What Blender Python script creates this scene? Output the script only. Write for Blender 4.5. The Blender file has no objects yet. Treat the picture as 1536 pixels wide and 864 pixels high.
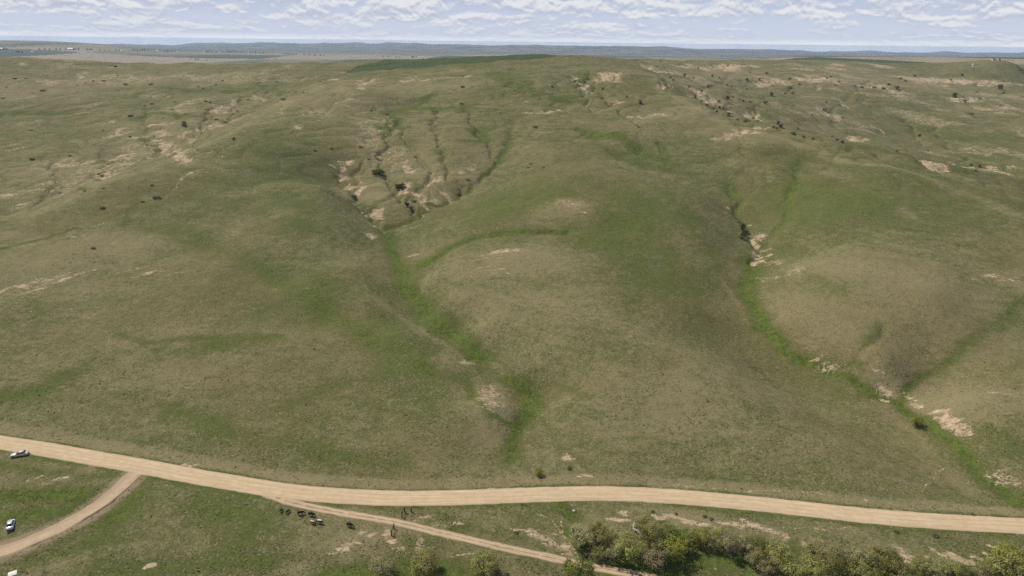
import bpy, math, random
import numpy as np

random.seed(7)
rng = np.random.default_rng(11)
PI = math.pi
S = bpy.context.scene
COL = S.collection

# ------------------------------------------------------------------ viewpoint (a drone, 130 m above the valley road)
ZC = 130.0
F = 1024.0                       # focal length in photo pixels (1536 wide)
PITCH = math.atan((432 - 63) / F)
ROLL = math.radians(0.65)
fw = np.array([0, math.cos(PITCH), -math.sin(PITCH)])
r0 = np.array([1.0, 0, 0]); u0 = np.array([0, math.sin(PITCH), math.cos(PITCH)])
RV = math.cos(ROLL) * r0 + math.sin(ROLL) * u0
UV = -math.sin(ROLL) * r0 + math.cos(ROLL) * u0

def ray(px, py):
    d = fw + RV * (px - 768) / F + UV * (432 - py) / F
    h = math.hypot(d[0], d[1])
    return math.atan2(d[0], d[1]), d[2] / h          # bearing, slope

# ------------------------------------------------------------------ noise on arrays
def _perm(seed):
    p = np.arange(256); np.random.default_rng(seed).shuffle(p); return np.concatenate([p, p])
GX = np.cos(np.arange(256) * 2.399963); GY = np.sin(np.arange(256) * 2.399963)
def perlin(x, y, seed=0):
    p = _perm(seed)
    xi = np.floor(x).astype(np.int64); yi = np.floor(y).astype(np.int64)
    xf = x - xi; yf = y - yi
    xi &= 255; yi &= 255
    u = xf * xf * xf * (xf * (xf * 6 - 15) + 10); v = yf * yf * yf * (yf * (yf * 6 - 15) + 10)
    def g(ix, iy, dx, dy):
        h = p[p[ix & 255] + (iy & 255)]
        return GX[h] * dx + GY[h] * dy
    a = g(xi, yi, xf, yf); b = g(xi + 1, yi, xf - 1, yf)
    c = g(xi, yi + 1, xf, yf - 1); d = g(xi + 1, yi + 1, xf - 1, yf - 1)
    return ((a + u * (b - a)) * (1 - v) + (c + u * (d - c)) * v) * 1.5
def sstep(a, b, x):
    t = np.clip((x - a) / (b - a), 0, 1); return t * t * (3 - 2 * t)

# ------------------------------------------------------------------ ground grid: one sheet of rings round the viewpoint's foot
th_main = np.radians(np.linspace(-47, 47, 1180))
side = np.radians(47 + np.cumsum(np.linspace(0.4, 5.6, 45)) * (133 / np.sum(np.linspace(0.4, 5.6, 45))))
TH = np.concatenate([-side[::-1], th_main, side])
R = np.concatenate([np.linspace(4, 116, 26), np.exp(np.linspace(math.log(120), math.log(2600), 1020)),
                    np.exp(np.linspace(math.log(2615), math.log(25000), 170))])
NR, NT = len(R), len(TH)
RR, TT = np.meshgrid(R, TH, indexing='ij')
X = RR * np.sin(TT); Y = RR * np.cos(TT)
LNR = np.log(R)

# road course as seen in the valley (z = 0 plane) -> the line the hills rise from
ROADPX = [(-90, 650), (-40, 657), (0, 664.5), (60, 673.5), (130, 686), (210, 700), (290, 715), (370, 728.5), (440, 739), (520, 745.5), (600, 748.5),
          (700, 747), (800, 743), (900, 741.5), (1000, 745), (1100, 753.5), (1200, 764), (1300, 774.5), (1400, 782), (1536, 790.5),
          (1600, 793), (1700, 797)]
def plane(px, py, z=0.0):
    t, s = ray(px, py); r = (z - ZC) / s
    return r * math.sin(t), r * math.cos(t)
rp = np.array([plane(*p) for p in ROADPX])
cf = np.polyfit(rp[:, 0], rp[:, 1], 3)
def yroad(x): return np.polyval(cf, np.clip(x, -190, 190))
SL = 0.12
def base(x, y):
    s = y - yroad(x)
    up = SL * (np.sqrt(np.maximum(s, 0) ** 2 + 16.0) - 4.0)
    up = np.where(up > 96, 96 + 30 * (1 - np.exp(-(np.maximum(up, 96) - 96) / 30)), up)
    dn = -4.0 * sstep(8, 50, -s)
    return np.where(s > 0, up, dn)

def on_base(px, py, dz):
    t, s = ray(px, py)
    r = np.exp(np.linspace(math.log(90), math.log(3000), 5000))
    f = ZC + s * r - base(r * math.sin(t), r * math.cos(t)) - dz
    k = int(np.argmax(f < 0)) if (f < 0).any() else len(r) - 1
    k = max(k, 1)
    q = f[k - 1] / (f[k - 1] - f[k] + 1e-9)
    rr = r[k - 1] + q * (r[k] - r[k - 1])
    return t, rr, dz
def by_dist(px, py, D):
    D = min(D * math.sqrt(1 + ((px - 768) / F) ** 2), max(D, 2100))
    t, s = ray(px, py)
    z = ZC + s * D
    return t, D, float(z - base(np.array(D * math.sin(t)), np.array(D * math.cos(t))))

# relief: height above (+) or below (-) the plain slope
REL = [
 # centre draw
 (768,690,-2),(770,660,-2.5),(785,635,-3.5),(800,612,-4.5),(790,590,-5.5),(755,570,-5),(715,535,-6),(680,505,-7),(645,475,-8),(615,445,-9),
 (600,415,-11),(592,390,-12),(588,365,-13),(578,345,-14),
 (600,335,-14.5),(620,326,-14.5),(655,308,-13.5),(700,285,-12),(735,262,-11),(752,240,-9),(760,218,-7),(768,200,-5),
 (560,330,-14),(545,315,-14),(530,297,-14),(520,280,-13.5),(508,268,-13),(500,250,-8),
 (605,300,-13),(592,275,-11),(575,250,-9),(572,230,-8),(580,200,-6),(600,170,-5),(640,150,-4),
 (570,300,-9),(555,275,-8),(640,300,-9),(665,270,-8),(610,245,-7),(690,230,-5),(690,180,-3),
 # banks of the centre draw
 (540,400,-3),(550,450,-2),(600,500,-1.5),(660,545,-2.5),(720,590,-2.5),(740,605,0.5),(650,600,-.5),
 (530,340,-6),(500,310,-1),(490,280,1),(640,420,-3.5),(660,460,-3),(720,500,-2),(790,560,-1.5),(850,600,0),(860,660,0),
 # spur between the centre draw and the right draw
 (960,150,3),(920,200,4),(890,250,5),(860,305,6),(800,340,2),(770,378,4.5),(780,420,4),(820,480,4),(880,560,3),(960,640,1),(1050,690,0),
 (640,392,-7),(680,366,-3.5),(730,350,-1.5),(800,354,.5),(720,300,-6),(780,270,-2),(800,220,0),(700,330,-5),
 (950,330,2),(1000,400,-1),(1040,460,-2),(1000,500,2),(1080,560,1),(1150,610,0),(1250,660,-.5),(960,450,3),
 # right draw
 (1510,745,-2),(1460,700,-3),(1430,670,-4),(1400,645,-5),(1370,628,-6),(1340,608,-6),(1300,591,-6.5),(1250,562,-7),(1210,540,-7.5),(1170,520,-8),
 (1140,495,-8.5),(1120,465,-9),(1115,430,-10),(1130,395,-11),(1135,375,-11.5),(1120,345,-11),(1110,320,-10),(1108,295,-9),(1090,275,-7),
 (1050,260,-5.5),(1010,247,-4.5),(960,228,-3),(900,207,-1.5),(870,197,-1),
 (1150,365,-9),(1170,345,-7),(1180,325,-6),(1185,290,-4),(1200,250,-2),
 (1350,600,-5.5),(1370,580,-4.5),(1400,560,-3.5),(1430,545,-2.5),(1480,490,-1.5),(1520,465,-1),
 # right of it: broad domes
 (1180,430,-3),(1220,400,1),(1300,400,5),(1400,440,5),(1250,470,2),(1330,540,1.5),(1450,600,2.5),(1500,660,2),(1536,560,3),(1536,400,5),
 (1240,330,1),(1300,340,4),(1180,480,-2.5),(1230,520,-2.5),(1290,550,-2),
 (1100,230,2),(1150,250,1),(1230,270,4),(1060,300,-1.5),(1060,350,-2.5),(1060,400,-4),
 (980,112,3),(1020,143,4),(1060,170,5),(1110,190,6),(1160,201,7),(1230,223,8),(1300,241,9),(1380,259,9),(1450,285,8),(1536,314,7),
 # left spur
 (480,123,3),(443,143,4),(417,163,5),(367,182,6),(337,194,6.5),(320,208,7),(287,224,8),(240,237,8),(187,257,8),(143,274,8),(107,291,8),
 (50,313,7),(0,331,6),(200,300,7.5),(130,350,6.5),(60,410,5),(300,290,6),(300,330,4.5),(400,300,4),(450,220,4),(500,180,3),(560,140,2),
 (250,340,3),(330,372,1),(420,420,-1.5),(500,470,-2.5),(570,520,-2.5),(250,420,3),(420,360,2.5),(470,420,.5),(350,460,1),(450,520,0),
 (0,500,.5),(0,420,4),(150,470,2.5),(150,540,1),(300,540,.5),(0,600,0),(200,620,0),(400,620,0),(550,620,.3),(600,690,0),(350,680,0),
 (640,120,0),(700,130,3),(760,150,2),(850,130,1),(900,120,0),(850,170,.5),(650,200,-3),(820,110,2),
 # valley floor
 (0,700,0),(150,730,0),(0,780,0),(0,864,0),(200,800,0),(350,860,0),(400,780,0),(600,790,0),(768,720,0),(768,800,0),(700,864,0),(900,700,0),
 (1000,720,0),(1000,830,0),(1100,720,0),(1200,730,0),(1250,864,0),(1200,800,0),(1400,750,0),(1400,820,0),(1536,864,0),(1536,800,0),
]
RELD = [
 # ground seen beyond the right spur
 (1000,118,1000),(1050,152,880),(1100,180,800),(1160,190,790),(1230,212,740),(1300,226,760),(1380,241,740),(1460,259,660),(1536,276,640),
 (1100,130,1250),(1080,105,1500),(1100,92,1800),(1230,150,1100),(1230,120,1350),(1250,90,1900),(1400,200,950),(1400,150,1250),(1420,120,1600),
 (1420,97,2050),(1536,200,950),(1536,150,1300),(1536,120,1800),(1536,92,2050),(1300,180,1000),(1160,160,950),(1330,108,1700),(1180,105,1560),
 # ground seen beyond the left spur
 (440,140,900),(400,165,800),(330,190,700),(265,230,600),(200,250,550),(150,266,520),(100,289,480),(40,311,450),(0,323,430),
 (277,186,720),(250,160,850),(200,140,950),(100,110,1150),(0,87,1350),(150,95,1300),(300,98,1250),(420,103,1200),(0,160,850),(0,250,580),
 (80,200,700),(120,230,620),(380,130,1000),(520,110,1100),(320,120,1080),
 # hilltop
 (640,106,1000),(720,100,1020),(790,89,1150),(850,83,1260),(920,90,1300),(980,95,1350),(1040,90,1700),(560,101,1150),(700,88,1400),(620,91,1450),
]
REL += [(-160,345,4),(-160,430,2),(-160,540,0),(1700,330,4),(1700,450,3),(1700,600,2),(1700,720,0)]
pts = [on_base(p[0], p[1], p[2] * (1.1 if p[2] < 0 else .95)) for p in REL] + [by_dist(*p) for p in RELD]
for px in (-100, 150, 420, 640, 850, 1050, 1300, 1620):           # back slope behind the skyline
    t, s = ray(px, 90)
    for D, z in ((2050, 22), (2350, -4), (2650, -18), (3000, -24)) if px < 700 else ((2500, 64), (3000, 60)):
        pts.append((t, D, z - float(base(np.array(D * math.sin(t)), np.array(D * math.cos(t))))))
for a in (-58, -52, 52, 58):
    for D in (120, 180, 300, 500, 900): pts.append((math.radians(a), D, 0.0))
for a in range(-50, 51, 10):
    for D in (75, 100): pts.append((math.radians(a), D, 0.0))
P = np.array(pts)
PU = np.stack([P[:, 0], np.log(P[:, 1])], 1)
def tps_k(d2): return 0.5 * d2 * np.log(d2 + 1e-12)
n = len(PU)
K = tps_k(((PU[:, None] - PU[None]) ** 2).sum(-1)) + np.eye(n) * 2e-4
A = np.zeros((n + 3, n + 3)); A[:n, :n] = K; A[:n, n] = 1; A[:n, n + 1:] = PU; A[n, :n] = 1; A[n + 1:, :n] = PU.T
W = np.linalg.solve(A, np.concatenate([P[:, 2], [0, 0, 0]]))
gt = np.radians(np.linspace(-62, 62, 300)); gl = np.linspace(math.log(60), math.log(3300), 300)
GL, GT = np.meshgrid(gl, gt, indexing='ij')
D = np.zeros_like(GL)
for i in range(n): D += W[i] * tps_k((GT - PU[i, 0]) ** 2 + (GL - PU[i, 1]) ** 2)
D += W[n] + W[n + 1] * GT + W[n + 2] * GL
def catmull(tab, gx, q, axis):
    f = (q - gx[0]) / (gx[1] - gx[0]); f = np.clip(f, 0, len(gx) - 1.001)
    i = f.astype(int); t = f - i
    idx = [np.clip(i + k, 0, len(gx) - 1) for k in (-1, 0, 1, 2)]
    w = [(-t + 2 * t ** 2 - t ** 3) / 2, (2 - 5 * t ** 2 + 3 * t ** 3) / 2, (t + 4 * t ** 2 - 3 * t ** 3) / 2, (-t ** 2 + t ** 3) / 2]
    out = 0
    for ii, ww in zip(idx, w):
        v = np.take(tab, ii, axis=axis); out = out + v * (ww[:, None] if axis == 0 else ww[None, :])
    return out
DEL = catmull(catmull(D, gl, LNR, 0), gt, TH, 1)
fade = (1 - sstep(math.radians(52), math.radians(60), np.abs(TT))) * sstep(62, 90, RR)
HN = base(X, Y) + DEL * fade

# far country: plain, tablelands, fall of the earth
def azi(px): return ray(px, 75)[0]
def far(x, y, r, t):
    z = -22 + 9 * perlin(x / 1900, y / 1900, 3) + 16 * perlin(x / 5200, y / 5200, 4) - r ** 2 / (2 * 7.4e6)
    z += 96 * sstep(azi(1000), azi(1230), t) * (1 - sstep(4300, 8500, r))                       # bench beyond the right skyline
    z += 110 * (1 - sstep(azi(40), azi(330), t)) * np.exp(-((r - 9800) / 1900) ** 2)            # ridge far left
    rag = 14 * perlin(x / 900, y / 900, 6) + 7 * perlin(x / 340, y / 340, 7)
    tb = sstep(azi(560), azi(800), t) * (1 - sstep(azi(985), azi(1075), t))
    z += (100 + 1.6 * rag) * tb * sstep(12500, 15500, r) * (1 - sstep(19500, 23000, r))
    tb = sstep(azi(1000), azi(1090), t) * (1 - sstep(azi(1150), azi(1260), t))
    z += (62 + rag) * tb * sstep(13500, 17500, r) * (1 - sstep(19500, 23000, r))
    tb = sstep(azi(1290), azi(1330), t) * (1 - sstep(azi(1385), azi(1400), t))
    z += (52 + rag) * .6 * tb * sstep(17000, 20000, r) * (1 - sstep(22000, 25000, r))
    tb = sstep(azi(250), azi(420), t) * (1 - sstep(azi(620), azi(760), t))
    z += (74 + rag) * tb * sstep(15000, 19500, r) * (1 - sstep(24000, 28000, r))
    z += 30 * sstep(azi(1330), azi(1460), t) * sstep(18000, 22000, r)
    z += (18 * np.sin(t * 31 + 1) + 14 * np.sin(t * 73) + 9 * np.sin(t * 151 + 2)) * sstep(18500, 22500, r)
    z += (14 + rag * 1.5) * sstep(19000, 24000, r)
    return z
k = int(np.searchsorted(R, 1800))
ZF = np.zeros_like(HN); ZF[k:] = far(X[k:], Y[k:], RR[k:], TT[k:])
wf = sstep(math.log(2050), math.log(3300), np.log(RR))
Z = HN * (1 - wf) + ZF * wf

def zat(x, y):
    t = math.atan2(x, y); r = math.hypot(x, y)
    j = min(max(int(np.searchsorted(TH, t)) - 1, 0), NT - 2); i = min(max(int(np.searchsorted(R, r)) - 1, 0), NR - 2)
    a = (t - TH[j]) / (TH[j + 1] - TH[j]); b = (r - R[i]) / (R[i + 1] - R[i])
    return float((Z[i, j] * (1 - a) + Z[i, j + 1] * a) * (1 - b) + (Z[i + 1, j] * (1 - a) + Z[i + 1, j + 1] * a) * b)
def at(px, py):
    """the ground point seen along a bearing and slope from the viewpoint -> x, y, z"""
    t, s = ray(px, py)
    j = min(max(int(np.searchsorted(TH, t)) - 1, 0), NT - 2); a = (t - TH[j]) / (TH[j + 1] - TH[j])
    prof = Z[:, j] * (1 - a) + Z[:, j + 1] * a
    f = ZC + s * R - prof
    f[R < 60] = 1
    w = np.nonzero(f < 0)[0]
    i = int(w[0]) if len(w) else NR - 1
    q = f[i - 1] / (f[i - 1] - f[i] + 1e-9)
    r = R[i - 1] + min(max(q, 0), 1) * (R[i] - R[i - 1])
    return np.array([r * math.sin(t), r * math.cos(t), ZC + s * r])

# ------------------------------------------------------------------ strokes and patches on the ground
_wx = perlin(X / 26, Y / 26, 61) * 3.4 + perlin(X / 8, Y / 8, 62) * 1.5 + perlin(X / 3, Y / 3, 63) * .6
_wy = perlin(X / 26, Y / 26, 64) * 3.4 + perlin(X / 8, Y / 8, 65) * 1.5 + perlin(X / 3, Y / 3, 66) * .6
_wk = np.clip(RR / 420, .3, 2.2)
WT = TT + _wx * _wk / RR; WR = RR + _wy * _wk * 1.5
def seg_field(field, p0, p1, w0, w1, val, mode='max', power=2.0):
    """soft stroke between two ground points; p = (bearing, range), w = half widths (across, along) in metres"""
    tm, rm = (p0[0] + p1[0]) / 2, (p0[1] + p1[1]) / 2
    wa = max(w0[0], w1[0]); wb = max(w0[1], w1[1])
    ta, tb = min(p0[0], p1[0]) - 2.6 * wa / rm, max(p0[0], p1[0]) + 2.6 * wa / rm
    ra, rb = min(p0[1], p1[1]) - 2.6 * wb, max(p0[1], p1[1]) + 2.6 * wb
    i0, i1 = np.searchsorted(R, [ra, rb]); j0, j1 = np.searchsorted(TH, [ta, tb])
    if i1 <= i0 or j1 <= j0: return
    ka = 1 / ((w0[0] + w1[0]) / 2); kb = 1 / ((w0[1] + w1[1]) / 2)
    ax = (WT[i0:i1, j0:j1] - p0[0]) * rm * ka; ay = (WR[i0:i1, j0:j1] - p0[1]) * kb
    bx = (p1[0] - p0[0]) * rm * ka; by = (p1[1] - p0[1]) * kb
    L = bx * bx + by * by + 1e-9
    h = np.clip((ax * bx + ay * by) / L, 0, 1)
    d = np.sqrt((ax - h * bx) ** 2 + (ay - h * by) ** 2)
    g = val * np.exp(-d ** power)
    sub = field[i0:i1, j0:j1]
    if mode == 'max': np.maximum(sub, g, out=sub)
    else: sub += g
def geo(px, py):
    x, y, z = at(px, py)
    r = math.hypot(x, y); t = math.atan2(x, y); sl = math.hypot(r, ZC - z)
    x2, y2, z2 = at(px, py - 2); r2 = math.hypot(x2, y2)
    kr = min(max((r2 - r) / 2, 0.15), 12.0) if r2 < r * 1.2 else 6.0        # metres of range per pixel of height
    return (t, r), sl / F, kr
def stroke(field, line, w, val, mode='max', power=2.0, squash=None):
    g = [geo(px, py) for px, py in line]
    for a, b in zip(g[:-1], g[1:]):
        if abs(a[0][1] - b[0][1]) > 0.5 * min(a[0][1], b[0][1]): continue
        sq = 0.6 if squash is None else squash
        seg_field(field, a[0], b[0], (w * a[1], w * sq * max(a[2], a[1])), (w * b[1], w * sq * max(b[2], b[1])), val, mode, power)
def blob(field, px, py, rx, ry, val, mode='max', power=2.0):
    p, m, kr = geo(px, py)
    seg_field(field, p, (p[0] + 1e-5, p[1] + .01), (rx * m, max(ry * kr, .3)), (rx * m, max(ry * kr, .3)), val, mode, power)

# --- gullies and rills cut into the slopes
CUT = np.zeros_like(Z)
RILLS = [
 (14,.35,[(768,690),(772,660),(798,612),(755,572),(690,515),(630,465),(600,420),(588,370),(579,346)]),
 (6,1.7,[(579,346),(600,336),(622,326),(660,306),(702,284),(738,261),(754,238),(766,205),(772,180)]),
 (5,2.4,[(579,346),(560,332),(543,314),(529,294),(516,276),(506,264)]),
 (4,2.5,[(616,322),(606,302),(590,275),(573,250),(574,225),(590,190)]),
 (4,2.2,[(606,302),(635,275),(642,255),(625,230),(608,205),(598,180)]),
 (4,2.2,[(700,284),(672,268),(668,240),(660,215),(650,190),(655,160)]),
 (4,2.0,[(752,240),(725,210),(718,185),(700,165)]),
 (3,1.5,[(545,318),(580,300),(600,290)]),(3,1.8,[(530,296),(520,270),(545,250),(540,235)]),
 (12,.6,[(1515,748),(1462,702),(1402,646),(1340,609),(1300,592),(1250,563),(1200,537),(1150,505),(1120,465),(1116,430),(1130,396)]),
 (6,1.6,[(1130,396),(1136,374),(1118,343),(1110,318),(1108,295),(1088,274),(1045,259),(1005,247),(960,229),(905,208),(870,196)]),
 (7,1.2,[(1136,374),(1152,362),(1172,342),(1182,318),(1188,285),(1204,245)]),
 (7,.25,[(1345,605),(1370,580),(1402,556),(1440,535),(1482,488),(1530,460)]),
 (5,.6,[(1250,563),(1285,548),(1310,520),(1320,490)]),(3,1.0,[(1005,247),(990,235),(985,215)]),
 (6,1.2,[(640,395),(680,366),(730,351),(800,353),(855,350)]),
 (5,2.2,[(0,324),(45,311),(102,288),(150,266),(200,250),(255,233),(285,215),(300,200)]),
 (4,2.0,[(255,233),(240,218),(222,200),(215,180),(222,165),(214,150)]),
 (4,2.0,[(300,200),(320,190),(345,180),(380,165),(410,140),(390,120)]),
 (4,1.8,[(285,215),(290,195),(277,182),(262,165),(270,150)]),
 (3,3.0,[(300,200),(310,175),(320,160)]),(3,3.0,[(345,180),(350,160),(370,145)]),(4,1.5,[(150,266),(165,245),(150,225),(120,200)]),
 (3,2.6,[(45,311),(60,300),(85,270),(80,240)]),
 (5,2.5,[(1536,278),(1460,260),(1380,242),(1300,227),(1230,213),(1170,196),(1120,184),(1075,166),(1040,145),(1005,122),(985,108)]),
 (4,2.0,[(1120,184),(1135,165),(1150,145),(1190,128)]),(4,2.0,[(1230,213),(1255,190),(1250,165),(1280,140),(1310,120)]),
 (4,2.0,[(1040,145),(1070,130),(1090,115),(1110,105)]),(4,2.2,[(1460,260),(1450,240),(1420,215),(1400,190)]),
 (4,2.0,[(1075,166),(1095,150),(1100,135),(1130,120)]),(4,2.0,[(1380,242),(1385,215),(1360,180),(1330,160),(1290,150)]),
 (3,3.0,[(860,172),(835,155),(790,140),(745,118)]),(3,2.5,[(890,165),(880,150),(862,118)]),(3,3,[(960,190),(930,165),(900,140),(880,110)]),
 (4,-.4,[(540,420),(580,455),(640,500),(700,545),(745,590)]),
]
for w, dp, line in RILLS:
    stroke(CUT, line, w, abs(dp), 'max') if dp > 0 else stroke(CUT, line, w, dp, 'add')
Z -= CUT

# --- attributes of the ground cover
LUSH = np.zeros_like(Z); DRY = np.zeros_like(Z); BARE = np.zeros_like(Z); FIELD = np.zeros_like(Z); PALE = np.zeros_like(Z); SCRUB = np.zeros_like(Z)
for w, v, line in [
 (12,.95,[(768,692),(768,660),(778,640)]),(17,1,[(785,635),(800,612),(795,596)]),(14,.9,[(790,590),(760,572)]),
 (18,1,[(720,540),(690,513),(650,482)]),(18,1,[(640,475),(612,440),(600,405)]),(14,.95,[(600,405),(592,380),(582,350)]),
 (5,.7,[(575,345),(610,331),(640,316),(705,283)]),(5,.7,[(720,272),(745,250),(762,225)]),(8,.7,[(755,240),(770,205)]),
 (9,.8,[(735,618),(770,642),(768,660)]),(9,.6,[(700,575),(715,600),(740,625)]),
 (24,.5,[(250,345),(330,376),(420,424)]),(30,.65,[(420,424),(500,474),(570,515),(640,555)]),(34,.55,[(570,480),(600,530),(580,560)]),
 (10,.85,[(625,400),(655,382),(690,362),(740,351),(850,351)]),(34,.5,[(860,350),(950,390),(1030,455)]),(26,.5,[(850,290),(780,310),(720,330)]),
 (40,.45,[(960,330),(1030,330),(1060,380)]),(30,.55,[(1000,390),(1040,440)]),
 (6,.9,[(870,196),(905,208),(960,229),(1010,248)]),(5,.8,[(985,215),(998,240)]),(8,.6,[(900,220),(960,245),(1040,262)]),
 (7,.9,[(1090,275),(1108,295),(1112,335)]),(16,1,[(1128,400),(1120,425)]),(16,1,[(1120,430),(1125,465),(1140,492)]),(13,.95,[(1140,492),(1175,522),(1215,545)]),
 (9,.9,[(1215,545),(1260,568),(1300,592),(1340,608)]),(12,1,[(1345,610),(1400,643)]),(12,.9,[(1400,645),(1440,680),(1500,740)]),(16,.9,[(1480,720),(1510,745),(1536,765)]),
 (13,.75,[(1170,345),(1185,310),(1190,280)]),(15,.5,[(1190,280),(1205,235)]),(8,.75,[(1352,602),(1372,578),(1400,558)]),(12,.55,[(1400,558),(1440,530),(1485,488),(1536,455)]),
 (10,.55,[(1285,552),(1295,545)]),(12,.45,[(1300,520),(1310,490)]),
 (6,.85,[(565,190),(610,190)]),(7,.75,[(600,185),(585,165),(620,158),(700,163)]),(9,.8,[(712,195),(725,205),(718,190)]),(6,.6,[(690,212),(735,210)]),
 (4,.7,[(575,205),(590,170),(640,150),(650,140)]),(5,.6,[(650,225),(660,230)]),
 (6,.8,[(760,120),(800,138),(850,150)]),(9,.5,[(740,110),(790,125)]),(7,.7,[(830,145),(868,150)]),(6,.55,[(880,125),(872,110)]),
 (4,.85,[(0,169),(75,166)]),(6,.55,[(75,168),(130,172)]),(5,.7,[(195,145),(212,138)]),(4,.7,[(240,133),(300,135)]),(3,.8,[(340,137),(410,131),(440,142)]),
 (4,.7,[(205,180),(215,170),(300,176),(340,183)]),(4,.6,[(205,205),(240,222)]),(5,.6,[(140,245),(190,238)]),(3,.8,[(0,308),(55,303),(140,283)]),(3,.7,[(0,368),(70,355),(110,340)]),
 (5,.5,[(200,300),(190,340)]),
 (18,.95,[(0,745),(70,742),(120,745)]),(16,.8,[(0,775),(60,770),(110,762)]),(10,.6,[(0,700),(120,712),(170,715)]),
 (20,.6,[(40,850),(150,815),(210,745)]),(34,.55,[(300,750),(380,790),(330,840)]),(26,.5,[(150,860),(400,850)]),
 (14,.95,[(840,755),(860,775)]),(9,.9,[(850,790),(875,830)]),(26,1,[(1010,850),(1060,838),(1110,848)]),(22,1,[(900,848),(1010,858)]),(24,.95,[(500,864),(600,848),(680,858)]),
 (12,.6,[(640,810),(700,790),(660,775)]),(18,.5,[(1400,775),(1500,800)]),(14,.8,[(1460,845),(1500,840)]),(12,.5,[(1190,830),(1195,812)]),
 (14,.5,[(430,600),(520,575)]),(20,.5,[(100,560),(60,590),(0,600)]),(18,.45,[(250,520),(220,545),(330,515)]),(10,.5,[(180,500),(220,515),(420,508)]),
 (24,.4,[(250,620),(330,640),(420,670)]),(26,.45,[(430,660),(560,700),(600,690)]),(12,.5,[(850,580),(880,590)]),(12,.4,[(720,720),(800,728),(860,730)]),
 (24,.4,[(1200,300),(1300,320),(1400,300)]),(26,.35,[(1180,420),(1260,430)]),(22,.4,[(1480,640),(1536,690)]),
 ]: stroke(LUSH, line, w * .92, v * 1.02)
for px, py, rx, ry, v in [(950,335,90,60,.62),(1010,430,70,50,.55),(880,360,60,20,.4),(470,430,110,44,.5),(420,250,70,40,.35),(440,330,80,40,.3),(640,545,60,50,.35),(1240,300,150,40,.58),(780,295,100,30,.55),(150,320,30,12,.3),  # green slopes; centre-right patches strengthened to paint in broad cloud shade
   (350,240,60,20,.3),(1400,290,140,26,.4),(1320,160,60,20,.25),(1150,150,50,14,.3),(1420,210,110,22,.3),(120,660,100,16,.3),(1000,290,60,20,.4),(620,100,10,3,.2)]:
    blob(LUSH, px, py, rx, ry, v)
for px, py, rx, ry, v in [(130,380,130,44,.7),(60,418,90,14,.6),(770,388,80,20,.75),(855,312,60,20,.7),(800,470,130,60,.4),(1340,420,170,60,.55),(740,600,30,22,.75),
   (900,580,120,50,.45),(1000,640,200,50,.4),(350,330,60,30,.3),(1430,480,110,40,.4),(1340,580,50,24,.6),(1420,600,70,30,.5),(250,540,80,30,.3),(330,570,90,34,.35),
   (560,280,60,30,.6),(620,250,60,30,.5),(660,290,50,14,.6),(700,240,50,40,.35),(300,190,100,26,.45),(60,255,90,30,.4),(180,220,60,20,.4),(1180,150,120,40,.35),
   (1330,120,140,20,.45),(1080,110,90,16,.5),(450,150,80,16,.4),(1110,195,80,10,.5),(930,165,60,20,.35),(1000,590,120,40,.35),(640,700,60,20,.25),(1100,560,90,30,.35),
   (680,545,26,14,.6),(720,525,40,10,.5),(1440,720,60,20,.4),(880,800,60,26,.4),(1100,785,130,12,.6),(1300,805,120,10,.5),(560,800,50,16,.5),(150,700,60,6,.4),
   (90,720,40,5,.6),(1250,500,60,24,.35),(1500,420,60,20,.4),(1000,190,60,14,.4),(60,130,80,20,.5),(650,130,120,10,.5),(100,290,60,14,.4),(250,120,160,12,.4),(330,240,70,16,.35),(560,200,60,24,.45),(640,220,60,30,.4),(1200,120,160,12,.4),(1080,150,60,20,.45),(1150,210,80,8,.5),(1010,170,50,14,.4)]: blob(DRY, px, py, rx, ry, v)
for w, v, line in [(9,.7,[(655,475),(700,515),(745,550)]),(9,.5,[(630,425),(640,460)]),(7,.3,[(560,445),(640,503),(700,548),(745,585)]),(6,.5,[(1085,420),(1110,470),(1125,495)]),
   (5,.5,[(1170,440),(1165,480)]),(7,.6,[(980,114),(1020,146),(1060,173),(1110,193),(1160,205),(1230,227),(1300,246),(1380,264),(1450,291),(1536,322)]),(6,.4,[(480,127),(417,168),(320,214),(240,244),(143,280),(50,320)]),(10,.4,[(1200,245),(1300,285),(1380,330)]),(8,.4,[(180,310),(60,370)]),(6,.5,[(850,690),(880,712),(900,718)]),(4,.5,[(1000,735),(1180,748),(1400,768)])]:
    stroke(DRY, line, w, v)  # dry grass; the right spur's crest line also paints in its lit edge
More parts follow.
